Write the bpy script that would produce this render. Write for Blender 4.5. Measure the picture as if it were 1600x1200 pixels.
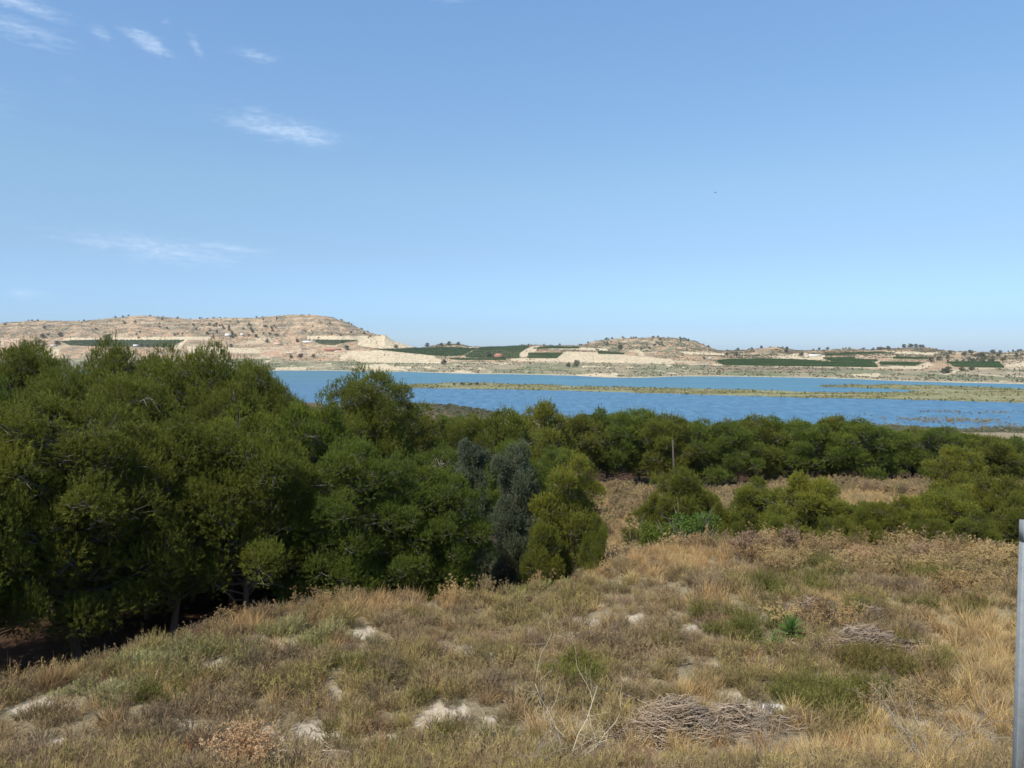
import bpy, math, random
import numpy as np
from mathutils import Vector
PI = math.pi
S = bpy.context.scene
C = S.collection
for o in list(bpy.data.objects): bpy.data.objects.remove(o)

# ------------------------------------------------------------------ camera, sky, sun, exposure
EYE = 50.0                       # metres above the lake (z = 0)
F = 1200.0                       # focal length in photo pixels (photo 1600 x 1200)
HOR = 545.0                      # photo row of the horizon
TH = math.atan((600 - HOR) / F)
cam = bpy.data.cameras.new('camera'); camo = bpy.data.objects.new('camera', cam); C.objects.link(camo)
camo.location = (0, 0, EYE); camo.rotation_euler = (PI / 2 - TH, 0, 0)
cam.sensor_width = 36; cam.lens = 36 * F / 1600; cam.clip_start = 0.1; cam.clip_end = 40000
S.camera = camo
SUN_DIR = Vector((-0.44, -0.60, 0.93)).normalized()     # towards the sun
S.view_settings.view_transform = 'Standard'; S.view_settings.look = 'None'
S.view_settings.exposure = 0.8; S.view_settings.gamma = 1.0
HAZE = 0.000035

def nd(nt, t, **kw):
    n = nt.nodes.new(t)
    for k, v in kw.items(): setattr(n, k, v)
    return n
def mth(nt, op, a, b=None, clamp=False):
    n = nt.nodes.new('ShaderNodeMath'); n.operation = op; n.use_clamp = clamp
    for i, v in enumerate((a, b)):
        if v is None: continue
        if isinstance(v, (int, float)): n.inputs[i].default_value = v
        else: nt.links.new(v, n.inputs[i])
    return n.outputs[0]
def mixc(nt, fac, a, b, mode='MIX'):
    n = nt.nodes.new('ShaderNodeMix'); n.data_type = 'RGBA'; n.blend_type = mode
    for s, v in ((n.inputs['Factor'], fac), (n.inputs['A'], a), (n.inputs['B'], b)):
        if isinstance(v, (int, float)): s.default_value = v
        elif isinstance(v, (tuple, list)): s.default_value = (*v[:3], 1)
        else: nt.links.new(v, s)
    return n.outputs['Result']
def noise(nt, vec, scale, detail=4, rough=0.55, dist=0.0):
    n = nt.nodes.new('ShaderNodeTexNoise'); n.inputs['Scale'].default_value = scale
    n.inputs['Detail'].default_value = detail; n.inputs['Roughness'].default_value = rough
    n.inputs['Distortion'].default_value = dist
    if vec is not None: nt.links.new(vec, n.inputs['Vector'])
    return n.outputs['Fac']
def ramp(nt, fac, stops):
    n = nt.nodes.new('ShaderNodeValToRGB'); nt.links.new(fac, n.inputs['Fac'])
    el = n.color_ramp.elements
    while len(el) > 1: el.remove(el[-1])
    el[0].position = stops[0][0]; el[0].color = (*stops[0][1], 1) if len(stops[0][1]) == 3 else stops[0][1]
    for p, c in stops[1:]:
        e = el.new(p); e.color = (*c, 1) if len(c) == 3 else c
    return n.outputs['Color']
def smooth(nt, v, a, b):
    n = nt.nodes.new('ShaderNodeMapRange'); n.interpolation_type = 'SMOOTHSTEP'
    nt.links.new(v, n.inputs['Value']); n.inputs['From Min'].default_value = a; n.inputs['From Max'].default_value = b
    return n.outputs[0]

W = bpy.data.worlds.new('World'); S.world = W; W.use_nodes = True
nt = W.node_tree; nt.nodes.clear()
sky = nd(nt, 'ShaderNodeTexSky', sky_type='NISHITA'); sky.sun_disc = False
sky.sun_elevation = math.asin(SUN_DIR.z); sky.sun_rotation = math.atan2(SUN_DIR.x, SUN_DIR.y)
sky.altitude = 150; sky.air_density = 1.0; sky.dust_density = 0.6; sky.ozone_density = 2.2
tc = nd(nt, 'ShaderNodeTexCoord')
sep = nd(nt, 'ShaderNodeSeparateXYZ'); nt.links.new(tc.outputs['Generated'], sep.inputs[0])
# soften the band of white air at the horizon towards the photograph's pale blue
hz = mth(nt, 'SUBTRACT', 1.0, mth(nt, 'DIVIDE', mth(nt, 'ABSOLUTE', sep.outputs['Z']), 0.42), clamp=True)
skyc = mixc(nt, 1.0, sky.outputs[0], ramp(nt, mth(nt, 'ABSOLUTE', sep.outputs['Z']), [(0, (.51, .67, 1.0)), (.03, (.415, .59, .93)), (.12, (.565, .635, .75)), (.2, (.70, .775, .79)), (.4, (.825, .97, 1.03))]), 'MULTIPLY')
# thin wisps of cirrus, fixed to directions in the sky
az = mth(nt, 'ARCTAN2', sep.outputs['X'], sep.outputs['Y'])
el = mth(nt, 'ARCSINE', sep.outputs['Z'])
cb = nd(nt, 'ShaderNodeCombineXYZ'); nt.links.new(az, cb.inputs[0]); nt.links.new(el, cb.inputs[1])
def wisp(x, y, w, h, tilt, amt):
    u = (x - 800) / F; v = (600 - y) / F
    a0 = math.atan2(u, math.cos(TH)); e0 = math.atan2(v - math.tan(TH) * 1, math.hypot(1, u))
    dx = mth(nt, 'SUBTRACT', az, a0); dy = mth(nt, 'SUBTRACT', el, e0)
    ct, st = math.cos(tilt), math.sin(tilt)
    rx = mth(nt, 'DIVIDE', mth(nt, 'ADD', mth(nt, 'MULTIPLY', dx, ct), mth(nt, 'MULTIPLY', dy, st)), w / F)
    ry = mth(nt, 'DIVIDE', mth(nt, 'SUBTRACT', mth(nt, 'MULTIPLY', dy, ct), mth(nt, 'MULTIPLY', dx, st)), h / F)
    r = mth(nt, 'ADD', mth(nt, 'MULTIPLY', rx, rx), mth(nt, 'MULTIPLY', ry, ry))
    return mth(nt, 'MULTIPLY', mth(nt, 'EXPONENT', mth(nt, 'MULTIPLY', r, -1.5)), amt)
cover = None
for a in [(450, 208, 115, 22, -.12, .85), (400, 175, 45, 12, -.15, .5), (240, 74, 44, 15, -.4, .9), (172, 64, 22, 14, -.6, .6),
          (316, 82, 24, 10, -1.0, .6), (270, 43, 9, 6, 0, .5), (405, 95, 42, 11, -.05, .7), (40, 15, 75, 16, -.1, .8),
          (40, 55, 95, 26, -.12, .6), (250, 390, 180, 24, -.08, .66), (360, 388, 80, 10, -.06, .7), (45, 460, 28, 10, 0, .6),
          (705, 10, 38, 12, -.1, .5), (455, 465, 30, 9, 0, .3), (830, 470, 60, 18, -.1, .22), (305, 465, 18, 6, 0, .3),
          (115, 130, 26, 10, -.2, .3), (-200, 120, 180, 40, -.1, .6), (1900, 200, 150, 30, .1, .5)]:
    w_ = wisp(*a); cover = w_ if cover is None else mth(nt, 'MAXIMUM', cover, w_)
mp = nd(nt, 'ShaderNodeMapping'); nt.links.new(cb.outputs[0], mp.inputs[0])
mp.inputs['Rotation'].default_value = (0, 0, .14); mp.inputs['Scale'].default_value = (14, 80, 1)
wn = noise(nt, mp.outputs[0], 1.6, 7, .62, .9)
mp2 = nd(nt, 'ShaderNodeMapping'); nt.links.new(cb.outputs[0], mp2.inputs[0]); mp2.inputs['Scale'].default_value = (50, 110, 1)
wn2 = noise(nt, mp2.outputs[0], 2.0, 6, .6, .5)
wt = mth(nt, 'ADD', mth(nt, 'MULTIPLY', wn, .62), mth(nt, 'MULTIPLY', wn2, .38))
cl = smooth(nt, mth(nt, 'ADD', mth(nt, 'MULTIPLY', cover, .34), wt), .50, 1.02)
cl = mth(nt, 'MULTIPLY', cl, mth(nt, 'MULTIPLY', cover, 1.5, clamp=True))
skyc = mixc(nt, mth(nt, 'MULTIPLY', cl, .38), skyc, (5.6, 6.2, 7.0))
bg = nd(nt, 'ShaderNodeBackground'); bg.inputs['Strength'].default_value = 0.11
nt.links.new(skyc, bg.inputs['Color'])
wo = nd(nt, 'ShaderNodeOutputWorld'); nt.links.new(bg.outputs[0], wo.inputs['Surface'])

sun = bpy.data.lights.new('sun', 'SUN'); sun.energy = 3.5; sun.angle = math.radians(0.6); sun.color = (1, .95, .87)
so = bpy.data.objects.new('sun', sun); C.objects.link(so); so.location = (-60, -60, 130)
so.rotation_euler = SUN_DIR.to_track_quat('Z', 'Y').to_euler()

# ------------------------------------------------------------------ helpers
def at(x, y, Y):
    """photo pixel + distance ahead -> world point"""
    u = (x - 800) / F; v = (600 - y) / F
    t = Y / (math.cos(TH) + v * math.sin(TH))
    return np.array([u * t, Y, EYE + t * (v * math.cos(TH) - math.sin(TH))])
def row_of(z, Y): return HOR + (EYE - z) / Y * F        # good approximation
def tag(o, label=None, cat=None, group=None, kind=None):
    if label: o['label'] = label
    if cat: o['category'] = cat
    if group: o['group'] = group
    if kind: o['kind'] = kind
    return o
def empty(name, loc, rz=0.0, sc=(1, 1, 1)):
    o = bpy.data.objects.new(name, None); C.objects.link(o); o.location = loc
    o.rotation_euler = (0, 0, rz); o.scale = sc; o.empty_display_size = .3
    return o
def mk(name, V, T, mat, vc=None, sm=False):
    me = bpy.data.meshes.new(name); V = np.ascontiguousarray(V, np.float32); T = np.ascontiguousarray(T, np.int32)
    me.vertices.add(len(V)); me.vertices.foreach_set('co', V.ravel())
    k = T.shape[1]
    me.loops.add(T.size); me.loops.foreach_set('vertex_index', T.ravel())
    me.polygons.add(len(T)); me.polygons.foreach_set('loop_start', np.arange(0, T.size, k, dtype=np.int32))
    me.update(calc_edges=True)
    if sm: me.polygons.foreach_set('use_smooth', np.ones(len(T), bool))
    if vc is not None:
        a = me.attributes.new('vc', 'FLOAT_COLOR', 'POINT')
        c = np.ones((len(V), 4), np.float32); c[:, :vc.shape[1]] = vc; a.data.foreach_set('color', c.ravel())
    me.materials.append(mat)
    return me
def link(name, me, parent=None, loc=None):
    o = bpy.data.objects.new(name, me); C.objects.link(o)
    if parent is not None: o.parent = parent
    if loc is not None: o.location = loc
    return o
def copy_tree(o, parent=None):
    c = o.copy(); C.objects.link(c); c.parent = parent
    for ch in o.children: copy_tree(ch, c)
    return c
def nrm(v): return v / np.maximum(np.linalg.norm(v, axis=-1, keepdims=True), 1e-9)
class Geo:
    def __init__(s): s.V = []; s.T = []; s.Cc = []; s.n = 0
    def add(s, V, T, c=None):
        s.V.append(V); s.T.append(T + s.n); s.n += len(V)
        s.Cc.append(np.zeros((len(V), 3)) if c is None else (np.broadcast_to(c, (len(V), 3))))
    def mesh(s, name, mat, sm=False): return mk(name, np.concatenate(s.V), np.concatenate(s.T), mat, np.concatenate(s.Cc), sm)
def blades(G, rg, P, D, L, Wd, bend=0.0, grav=0.0, col=None, seg=1):
    """thin tapered leaves: P base, D direction, L length, Wd width; colour = (random, tip, clump)"""
    n = len(P); L = np.broadcast_to(L, (n,))[:, None]; Wd = np.broadcast_to(Wd, (n,))[:, None]
    sd = nrm(np.cross(D, nrm(rg.normal(size=(n, 3))))) * Wd * .5
    r = rg.random(n)
    cl = np.zeros(n) if col is None else np.broadcast_to(col, (n,))
    if seg == 1:
        V = np.stack([P - sd, P + sd, P + D * L], 1).reshape(-1, 3)
        T = np.arange(3 * n).reshape(-1, 3); tip = np.tile([0, 0, 1.], n); k = 3
    else:
        b = nrm(rg.normal(size=(n, 3))) * bend; b[:, 2] -= grav
        m = P + D * L * .5 + b * L * .12; e = P + D * L + b * L * .5
        V = np.stack([P - sd, P + sd, m - sd * .8, m + sd * .8, e], 1).reshape(-1, 3)
        i = np.arange(n)[:, None] * 5
        T = np.concatenate([i + [0, 1, 3], i + [0, 3, 2], i + [2, 3, 4]]); tip = np.tile([0, 0, .5, .5, 1.], n); k = 5
    G.add(V, T, np.stack([np.repeat(r, k), tip, np.repeat(cl, k)], 1))
def tube(G, pts, rad, ns=6, c=None):
    pts = np.asarray(pts, float); n = len(pts); rad = np.broadcast_to(rad, (n,))
    tg = nrm(np.gradient(pts, axis=0)); ref = np.array([0, 0, 1.]) if abs(tg[0][2]) < .8 else np.array([1., 0, 0])
    a = nrm(np.cross(tg, ref)); b = np.cross(tg, a); an = np.arange(ns) / ns * 2 * PI
    V = pts[:, None] + rad[:, None, None] * (a[:, None] * np.cos(an)[None, :, None] + b[:, None] * np.sin(an)[None, :, None])
    V = V.reshape(-1, 3); T = []
    for i in range(n - 1):
        for j in range(ns):
            p, q = i * ns + j, i * ns + (j + 1) % ns
            T += [(p, q, q + ns), (p, q + ns, p + ns)]
    for j in range(1, ns - 1): T += [(0, j + 1, j), ((n - 1) * ns, (n - 1) * ns + j, (n - 1) * ns + j + 1)]
    G.add(V, np.array(T), c)
def box(G, c, s, rz=0.0, col=None):
    x, y, z = [q / 2 for q in s]
    V = np.array([(a * x, b * y, d * z) for d in (-1, 1) for b in (-1, 1) for a in (-1, 1)], float)
    if rz: V[:, :2] = V[:, :2] @ np.array([[math.cos(rz), math.sin(rz)], [-math.sin(rz), math.cos(rz)]])
    T = np.array([(0, 2, 3), (0, 3, 1), (4, 5, 7), (4, 7, 6), (0, 1, 5), (0, 5, 4), (2, 6, 7), (2, 7, 3), (0, 4, 6), (0, 6, 2), (1, 3, 7), (1, 7, 5)])
    G.add(V + np.array(c), T, col)

# value noise in numpy
_pr = np.random.default_rng(5); _tab = _pr.random((256, 256))
def vn(x, y):
    xi = np.floor(x).astype(int); yi = np.floor(y).astype(int); fx = x - xi; fy = y - yi
    fx = fx * fx * (3 - 2 * fx); fy = fy * fy * (3 - 2 * fy)
    g = lambda i, j: _tab[i & 255, j & 255]
    return (g(xi, yi) * (1 - fx) + g(xi + 1, yi) * fx) * (1 - fy) + (g(xi, yi + 1) * (1 - fx) + g(xi + 1, yi + 1) * fx) * fy
def fbm(x, y, o=4, g=.5):
    s = 0; a = 1; t = 0
    for k in range(o):
        s = s + a * vn(x * 2 ** k + 17.3 * k, y * 2 ** k + 9.1 * k); t += a; a *= g
    return s / t
def sst(a, b, x): t = np.clip((x - a) / (b - a), 0, 1); return t * t * (3 - 2 * t)

# ------------------------------------------------------------------ near terrain
_cp = [(-900, 1170), (-300, 1130), (0, 1086), (120, 1058), (200, 1032), (350, 984), (520, 949), (700, 930), (850, 915), (950, 895), (1000, 878), (1060, 869),
       (1130, 867), (1300, 877), (1450, 884), (1600, 892), (2200, 905)]
_ex, _ey = [], []
for px_, py_ in _cp:
    Y_ = 8.3 / ((py_ - HOR) / F); _ex.append((px_ - 800) / F * Y_); _ey.append(Y_)
def edgeY(X): return np.interp(X, _ex, _ey)
def ground(X, Y):
    """height above the lake of the near land"""
    X = np.asarray(X, float); Y = np.asarray(Y, float)
    s = Y - edgeY(X)
    pl = -8.15 + .55 * (fbm(X * .12 + 3, Y * .12, 3) - .5) * 2 * sst(9, 15, Y) + .16 * (fbm(X * .7, Y * .7 + 5, 3) - .5)
    pl = pl + .47 * np.clip(14.6 - Y, 0, 11.5) * 1.0
    u = X / np.maximum(Y, 1)
    sl = .085 - .027 * sst(.08, -.12, u) + .004 * sst(.4, .9, u)
    sp = np.clip(s, 0, None)
    drop = 2.7 * (1 - np.exp(-sp / 2.6)) + sl * sp + (fbm(X * .02, Y * .02, 3) - .5) * np.clip(sp * .05, 0, 6)
    return EYE + pl - drop
def gz(x, y): return float(ground(x, y))
def onground(px, py):
    """world point where the pixel's ray first meets the near land"""
    Y = np.geomspace(3, 700, 6000); u = (px - 800) / F; v = (600 - py) / F
    t = Y / (math.cos(TH) + v * math.sin(TH)); Z = EYE + t * (v * math.cos(TH) - math.sin(TH))
    g = ground(u * t, Y); k = int(np.argmax(Z < g)); return np.array([u * t[k], Y[k], g[k]])

def mat(name):
    m = bpy.data.materials.new(name); m.use_nodes = True; n = m.node_tree; n.nodes.clear()
    out = n.nodes.new('ShaderNodeOutputMaterial'); return m, n, out
def principled(n, out, col, rough=.9, spec=.2, metal=0, bump=None, bs=.3, bd=.02):
    b = n.nodes.new('ShaderNodeBsdfPrincipled'); b.inputs['Roughness'].default_value = rough
    b.inputs['Specular IOR Level'].default_value = spec; b.inputs['Metallic'].default_value = metal
    if isinstance(col, tuple): b.inputs['Base Color'].default_value = (*col, 1)
    else: n.links.new(col, b.inputs['Base Color'])
    if bump is not None:
        bp = n.nodes.new('ShaderNodeBump'); bp.inputs['Strength'].default_value = bs; bp.inputs['Distance'].default_value = bd
        n.links.new(bump, bp.inputs['Height']); n.links.new(bp.outputs[0], b.inputs['Normal'])
    n.links.new(b.outputs[0], out.inputs['Surface']); return b
def geo_pos(n): return n.nodes.new('ShaderNodeNewGeometry').outputs['Position']
def vcol(n):
    a = n.nodes.new('ShaderNodeAttribute'); a.attribute_name = 'vc'; return a

# bare patches in the field (photo pixel centre, half size in pixels)
BARE = [(352, 1038, 48, 12), (438, 1008, 34, 8), (480, 1150, 75, 18), (20, 1192, 50, 12), (275, 1132, 20, 10), (92, 1158, 16, 12), (925, 978, 52, 12),
        (905, 992, 30, 10), (822, 985, 26, 9), (702, 972, 20, 6), (770, 1025, 28, 8), (1195, 1106, 40, 10), (42, 1108, 28, 16), (560, 992, 30, 8), (680, 1112, 22, 12),
        (120, 1185, 50, 12), (600, 1160, 26, 12), (1130, 1086, 30, 8), (980, 968, 24, 6), (720, 1110, 16, 14), (735, 1010, 20, 6), (330, 1195, 40, 10), (1075, 980, 20, 5), (540, 1010, 26, 6)]
_rb = random.Random(8)
BARE += [(_rb.uniform(20, 1500), _rb.uniform(960, 1190), _rb.uniform(8, 20), _rb.uniform(3, 7)) for _ in range(34)]
_b = []
for a in BARE:
    c = onground(a[0], a[1]); w = a[2] / F * c[1]; h = a[3] / F * c[1] / max(.25, (a[1] - HOR) / F); _b.append((c[0], c[1], w, h))
def bare(X, Y):
    m = np.zeros(np.shape(X)); wx = (fbm(X * 1.5, Y * 1.5 + 40, 4, .65) - .5) * 2.3
    for bx, by, w, h in _b:
        r = np.hypot((X - bx) / w, (Y - by) / h) + wx
        m = np.maximum(m, 1 - sst(.65, 1.25, r))
    return m

m_ground, n, out = mat('ground_soil')
P = geo_pos(n); vc = vcol(n); sc = nd(n, 'ShaderNodeSeparateColor'); n.links.new(vc.outputs['Color'], sc.inputs[0])
n1 = noise(n, P, 1.1, 6, .6); n2 = noise(n, P, 9, 5, .65); n3 = noise(n, P, 45, 3, .6)
sand = ramp(n, n2, [(.25, (.36, .30, .22)), (.5, (.43, .365, .27)), (.75, (.53, .465, .365))])
litter = ramp(n, n3, [(.3, (.10, .085, .05)), (.5, (.21, .175, .105)), (.72, (.33, .27, .175))])
fieldc = mixc(n, mth(n, 'ADD', sc.outputs[0], mth(n, 'MULTIPLY', smooth(n, n1, .52, .66), .45), clamp=True), litter, sand)
needle = ramp(n, n3, [(.3, (.030, .018, .011)), (.6, (.062, .034, .020)), (.8, (.09, .055, .034))])  # brown needle litter, its colour darkened to deepen the shade under the pines
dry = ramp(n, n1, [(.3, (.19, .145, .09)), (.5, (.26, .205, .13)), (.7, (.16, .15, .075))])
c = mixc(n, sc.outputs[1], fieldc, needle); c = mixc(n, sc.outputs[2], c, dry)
hgt = mth(n, 'ADD', n2, mth(n, 'MULTIPLY', n3, .5))
principled(n, out, c, .95, .1, bump=hgt, bs=.6, bd=.06)

# polar sheet: fine ahead, coarse behind
ang = np.concatenate([np.arange(-180, -48, 4), np.arange(-48, 48, .2), np.arange(48, 180.1, 4)]) * PI / 180
rad = np.geomspace(1.2, 900, 430)
A_, R_ = np.meshgrid(ang, rad, indexing='ij'); X_ = R_ * np.sin(A_); Y_ = R_ * np.cos(A_)
Zg = ground(X_, np.abs(Y_) * 0 + np.where(Y_ > 0, Y_, Y_ * .2))
s_ = Y_ - edgeY(X_)
vcg = np.zeros(A_.shape + (3,))
vcg[..., 0] = bare(X_, Y_) * (s_ < 1)
far_cl = sst(30, 42, Y_) * (1 - sst(-.02, .10, (.13 - X_ / np.maximum(Y_, 1))))   # right-hand clearing, dry grass
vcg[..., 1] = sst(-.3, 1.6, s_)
far_cl = far_cl * (1 - sst(80, 86, Y_) * (1 - sst(140, 170, Y_)))
vcg[..., 2] = np.where(s_ > 2, np.maximum(far_cl, sst(140, 170, Y_) * (.30 + .12 * sst(.3, .55, X_ / np.maximum(Y_, 1)))), 0)
na, nr = A_.shape
I = np.arange(na * nr).reshape(na, nr)
Q = np.stack([I[:-1, :-1], I[1:, :-1], I[1:, 1:], I[:-1, 1:]], -1).reshape(-1, 4)[:, ::-1]
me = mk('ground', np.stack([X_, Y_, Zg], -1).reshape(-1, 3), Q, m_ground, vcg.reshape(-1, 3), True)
tag(link('ground', me), kind='structure')

# ------------------------------------------------------------------ lake
m_water, n, out = mat('lake_water')
P = geo_pos(n); mp = nd(n, 'ShaderNodeMapping'); n.links.new(P, mp.inputs[0]); mp.inputs['Scale'].default_value = (.14, .05, 1)
w1 = noise(n, mp.outputs[0], 1.0, 6, .65, .3)
mp = nd(n, 'ShaderNodeMapping'); n.links.new(P, mp.inputs[0]); mp.inputs['Scale'].default_value = (.0045, .014, 1); mp.inputs['Rotation'].default_value = (0, 0, .1)
w2 = noise(n, mp.outputs[0], 1.0, 5, .55)
sx = nd(n, 'ShaderNodeSeparateXYZ'); n.links.new(P, sx.inputs[0])
dist = mth(n, 'ADD', sx.outputs['Y'], mth(n, 'MULTIPLY', mth(n, 'SUBTRACT', w2, .5), 500))
shal = smooth(n, mth(n, 'ADD', dist, mth(n, 'MULTIPLY', sx.outputs['X'], .42)), 880, 1150)      # silty turquoise arm beyond the sand bar
deep = ramp(n, w1, [(.36, (.018, .075, .140)), (.5, (.036, .118, .195)), (.64, (.070, .175, .25))])  # reflected sky blue and ripple light and dark put into the base colour
teal = ramp(n, w2, [(.3, (.028, .108, .150)), (.5, (.046, .150, .175)), (.62, (.030, .105, .165))])
c = mixc(n, shal, deep, teal)
b = principled(n, out, c, .32, .35, bump=w1, bs=.9, bd=2.2)
V = np.array([(-9000, 300, 0), (9000, 300, 0), (9000, 3600, 0), (-9000, 3600, 0)], float)
tag(link('lake_water', mk('lake_water', V, np.array([[0, 1, 2, 3]]), m_water)), kind='structure')

# ------------------------------------------------------------------ hills across the lake (real terrain, rows follow the slopes)
def tb(t): a = np.array(t, float); return lambda x, i=1: np.interp(x, a[:, 0], a[:, i])
sky_t = tb([(-900, 520), (-300, 515), (-100, 511), (0, 506), (25, 503), (60, 501), (100, 502), (140, 501), (180, 497), (210, 494), (225, 493), (260, 496), (300, 499), (350, 497), (400, 497), (430, 494),
            (460, 492), (490, 492), (520, 496), (545, 505), (575, 519), (590, 523), (602, 523), (615, 532), (640, 541), (655, 544), (670, 542), (685, 538), (700, 537), (722, 538), (735, 542), (760, 542), (790, 542),
            (830, 539), (870, 540), (905, 540), (930, 533), (960, 529), (1000, 528), (1030, 527), (1060, 529), (1085, 533), (1105, 541), (1120, 547), (1150, 548), (1180, 545), (1200, 543), (1215, 541), (1230, 546),
            (1260, 548), (1300, 546), (1330, 545), (1360, 547), (1400, 544), (1420, 543), (1450, 543), (1470, 547), (1500, 549), (1540, 550), (1570, 551), (1600, 548), (1700, 545), (2000, 540), (2600, 535)])
dt = tb([(-900, 3300), (560, 3200), (600, 2600), (700, 2600), (900, 2650), (1000, 2800), (1110, 2700), (1150, 2250), (1480, 2200), (1560, 2500), (2600, 2600)])
yf = tb([(-900, 532), (0, 531), (300, 531), (330, 534), (470, 536), (480, 541), (600, 541), (650, 547), (800, 548), (930, 550), (1000, 552), (1110, 557), (1160, 560), (1300, 559), (1470, 560), (1520, 562), (1600, 562), (2600, 562)])
df = tb([(-900, 2750), (450, 2700), (600, 2350), (800, 2200), (1000, 2150), (1150, 1850), (2600, 1850)])
yb = tb([(-900, 560), (0, 560), (400, 562), (600, 567), (800, 567), (1000, 569), (1100, 570), (1250, 574), (1400, 577), (1600, 578), (2600, 580)])
db = tb([(-900, 2150), (400, 2120), (600, 1900), (800, 1790), (1000, 1640), (1200, 1560), (1400, 1440), (1600, 1400), (2600, 1400)])
ys = tb([(-900, 579), (0, 578), (430, 579), (520, 579), (550, 580), (640, 581), (700, 583), (740, 584), (800, 584.5), (900, 587), (950, 590), (1010, 590), (1060, 588), (1130, 588), (1200, 589), (1260, 590), (1330, 592),
         (1400, 595), (1500, 598), (1600, 600), (2600, 606)])
XC = np.concatenate([np.linspace(-900, -60, 150), np.linspace(-55, 1655, 1500), np.linspace(1660, 2600, 150)])
d_s = EYE * F / (ys(XC) - HOR)
zof = lambda y, d: EYE - (y - HOR) / F * d
ctrl_d = [d_s * .93, d_s, db(XC), df(XC), dt(XC), dt(XC) * 1.10, dt(XC) * 1.5, np.full_like(XC, 5400)]
ctrl_z = [np.full_like(XC, -4), np.full_like(XC, 0.0), zof(yb(XC), db(XC)), zof(yf(XC), df(XC)), zof(sky_t(XC), dt(XC)), zof(sky_t(XC), dt(XC)) - 14, np.full_like(XC, 22), np.full_like(XC, 20)]
rows_n = [6, 46, 80, 110, 10, 6, 6]
DD, ZZ, TT = [], [], []
for k, nn in enumerate(rows_n):
    t = np.linspace(0, 1, nn, endpoint=(k == len(rows_n) - 1))
    for tt in t:
        DD.append(ctrl_d[k] * (1 - tt) + ctrl_d[k + 1] * tt)
        e = tt
        if k == 3: e = .55 * tt + .45 * tt * tt * (3 - 2 * tt) if False else np.where(XC < 580, tt ** .9, tt)
        ZZ.append(ctrl_z[k] * (1 - e) + ctrl_z[k + 1] * e); TT.append(np.full_like(XC, k + tt))
DD = np.array(DD); ZZ = np.array(ZZ); TT = np.array(TT)
XX = (XC[None] - 800) / F * DD
gul = 1 - np.abs(fbm(XX / 60, DD / 220, 4, .55) - .5) * 4       # gullies run down the slopes
amp = np.interp(TT, [0, 1, 1.2, 3, 3.3, 3.85, 4, 4.2, 6], [0, 0, .9, 2.2, 14, 9, 2.0, 6, 6]) * np.interp(XC, [500, 650, 900, 1000, 1120, 1200], [1, .3, .3, .7, .3, .3])[None]
ZZ = ZZ + amp * (gul - .3) * .8 + (fbm(XX / 25, DD / 60, 3) - .5) * np.interp(TT, [0, 1, 1.3, 4, 5], [0, .0, 1.2, 3, 3])
# step the fields into terraces (benches with banks)
ter = sst(1.1, 1.4, TT) * (1 - sst(3.0, 3.2, TT)) * np.interp(XC, [600, 700, 1500, 1560], [.75, .75, .75, .2])[None]
st_h = 4.5; q = ZZ / st_h; qf = q - np.floor(q); ZZ = ZZ + ter * (np.floor(q) + sst(.72, 1.0, qf) - q) * st_h * .75
YP = HOR + (EYE - ZZ) / DD * F          # photo row of every vertex
XP = np.broadcast_to(XC[None], YP.shape)

def inpoly(px, py, poly):
    r = np.zeros(px.shape, bool); n_ = len(poly)
    for i in range(n_):
        x1, y1 = poly[i]; x2, y2 = poly[(i + 1) % n_]
        if y1 == y2: continue
        cnd = ((y1 > py) != (y2 > py)) & (px < (x2 - x1) * (py - y1) / (y2 - y1) + x1); r ^= cnd
    return r
# albedo of the land: scrub, bare cream terraces, tilled soil, tracks
nA = fbm(XX / 90, DD / 160, 4); nB = fbm(XX / 22 + 7, DD / 45, 4, .6); nC = fbm(XX / 9 + 30, DD / 12, 3, .6)
def mixn(a, b, t): return a * (1 - t[..., None]) + b * t[..., None]
rock = np.array([.46, .30, .18]); pale = np.array([.56, .455, .30]); scrub = np.array([.20, .18, .115]); olive = np.array([.16, .165, .09]); brown = np.array([.28, .20, .135]); reddish = np.array([.42, .24, .15])
col = np.broadcast_to(rock, YP.shape + (3,)).copy()
col = mixn(col, scrub, sst(.40, .62, nB) * .72)
strat = .5 + .5 * np.sin(ZZ / 3.1 + 5 * nA); col = mixn(col, pale, sst(.6, .95, strat) * .62 * sst(3.1, 3.5, TT) * (1 - sst(.5, .75, nC) * .6))
col = mixn(col, pale, sst(.58, .70, nA) * .6 * (TT < 3.2))
shore = (TT < 2.05)
col = np.where(shore[..., None], mixn(mixn(np.broadcast_to(np.array([.33, .27, .175]), col.shape), np.broadcast_to(olive * 1.15, col.shape), sst(.40, .60, nA * .6 + nB * .4)), np.broadcast_to(pale, col.shape), sst(.60, .68, nB * .7 + (1 - nA) * .3)), col)
col = np.where((TT > 3.05)[..., None], mixn(col, np.broadcast_to(np.array([.15, .135, .075]), col.shape), sst(.54, .66, nC * .6 + nB * .4) * .6), col)
hill2 = (XP > 925) & (XP < 1125) & (TT > 3.1); col = np.where(hill2[..., None], mixn(col, np.broadcast_to(olive, col.shape), sst(.42, .6, nB) * .6), col)
col = mixn(col, np.broadcast_to(pale * 1.02, col.shape), ((TT > .9) & (TT < 1.05)) * .8)
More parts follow.
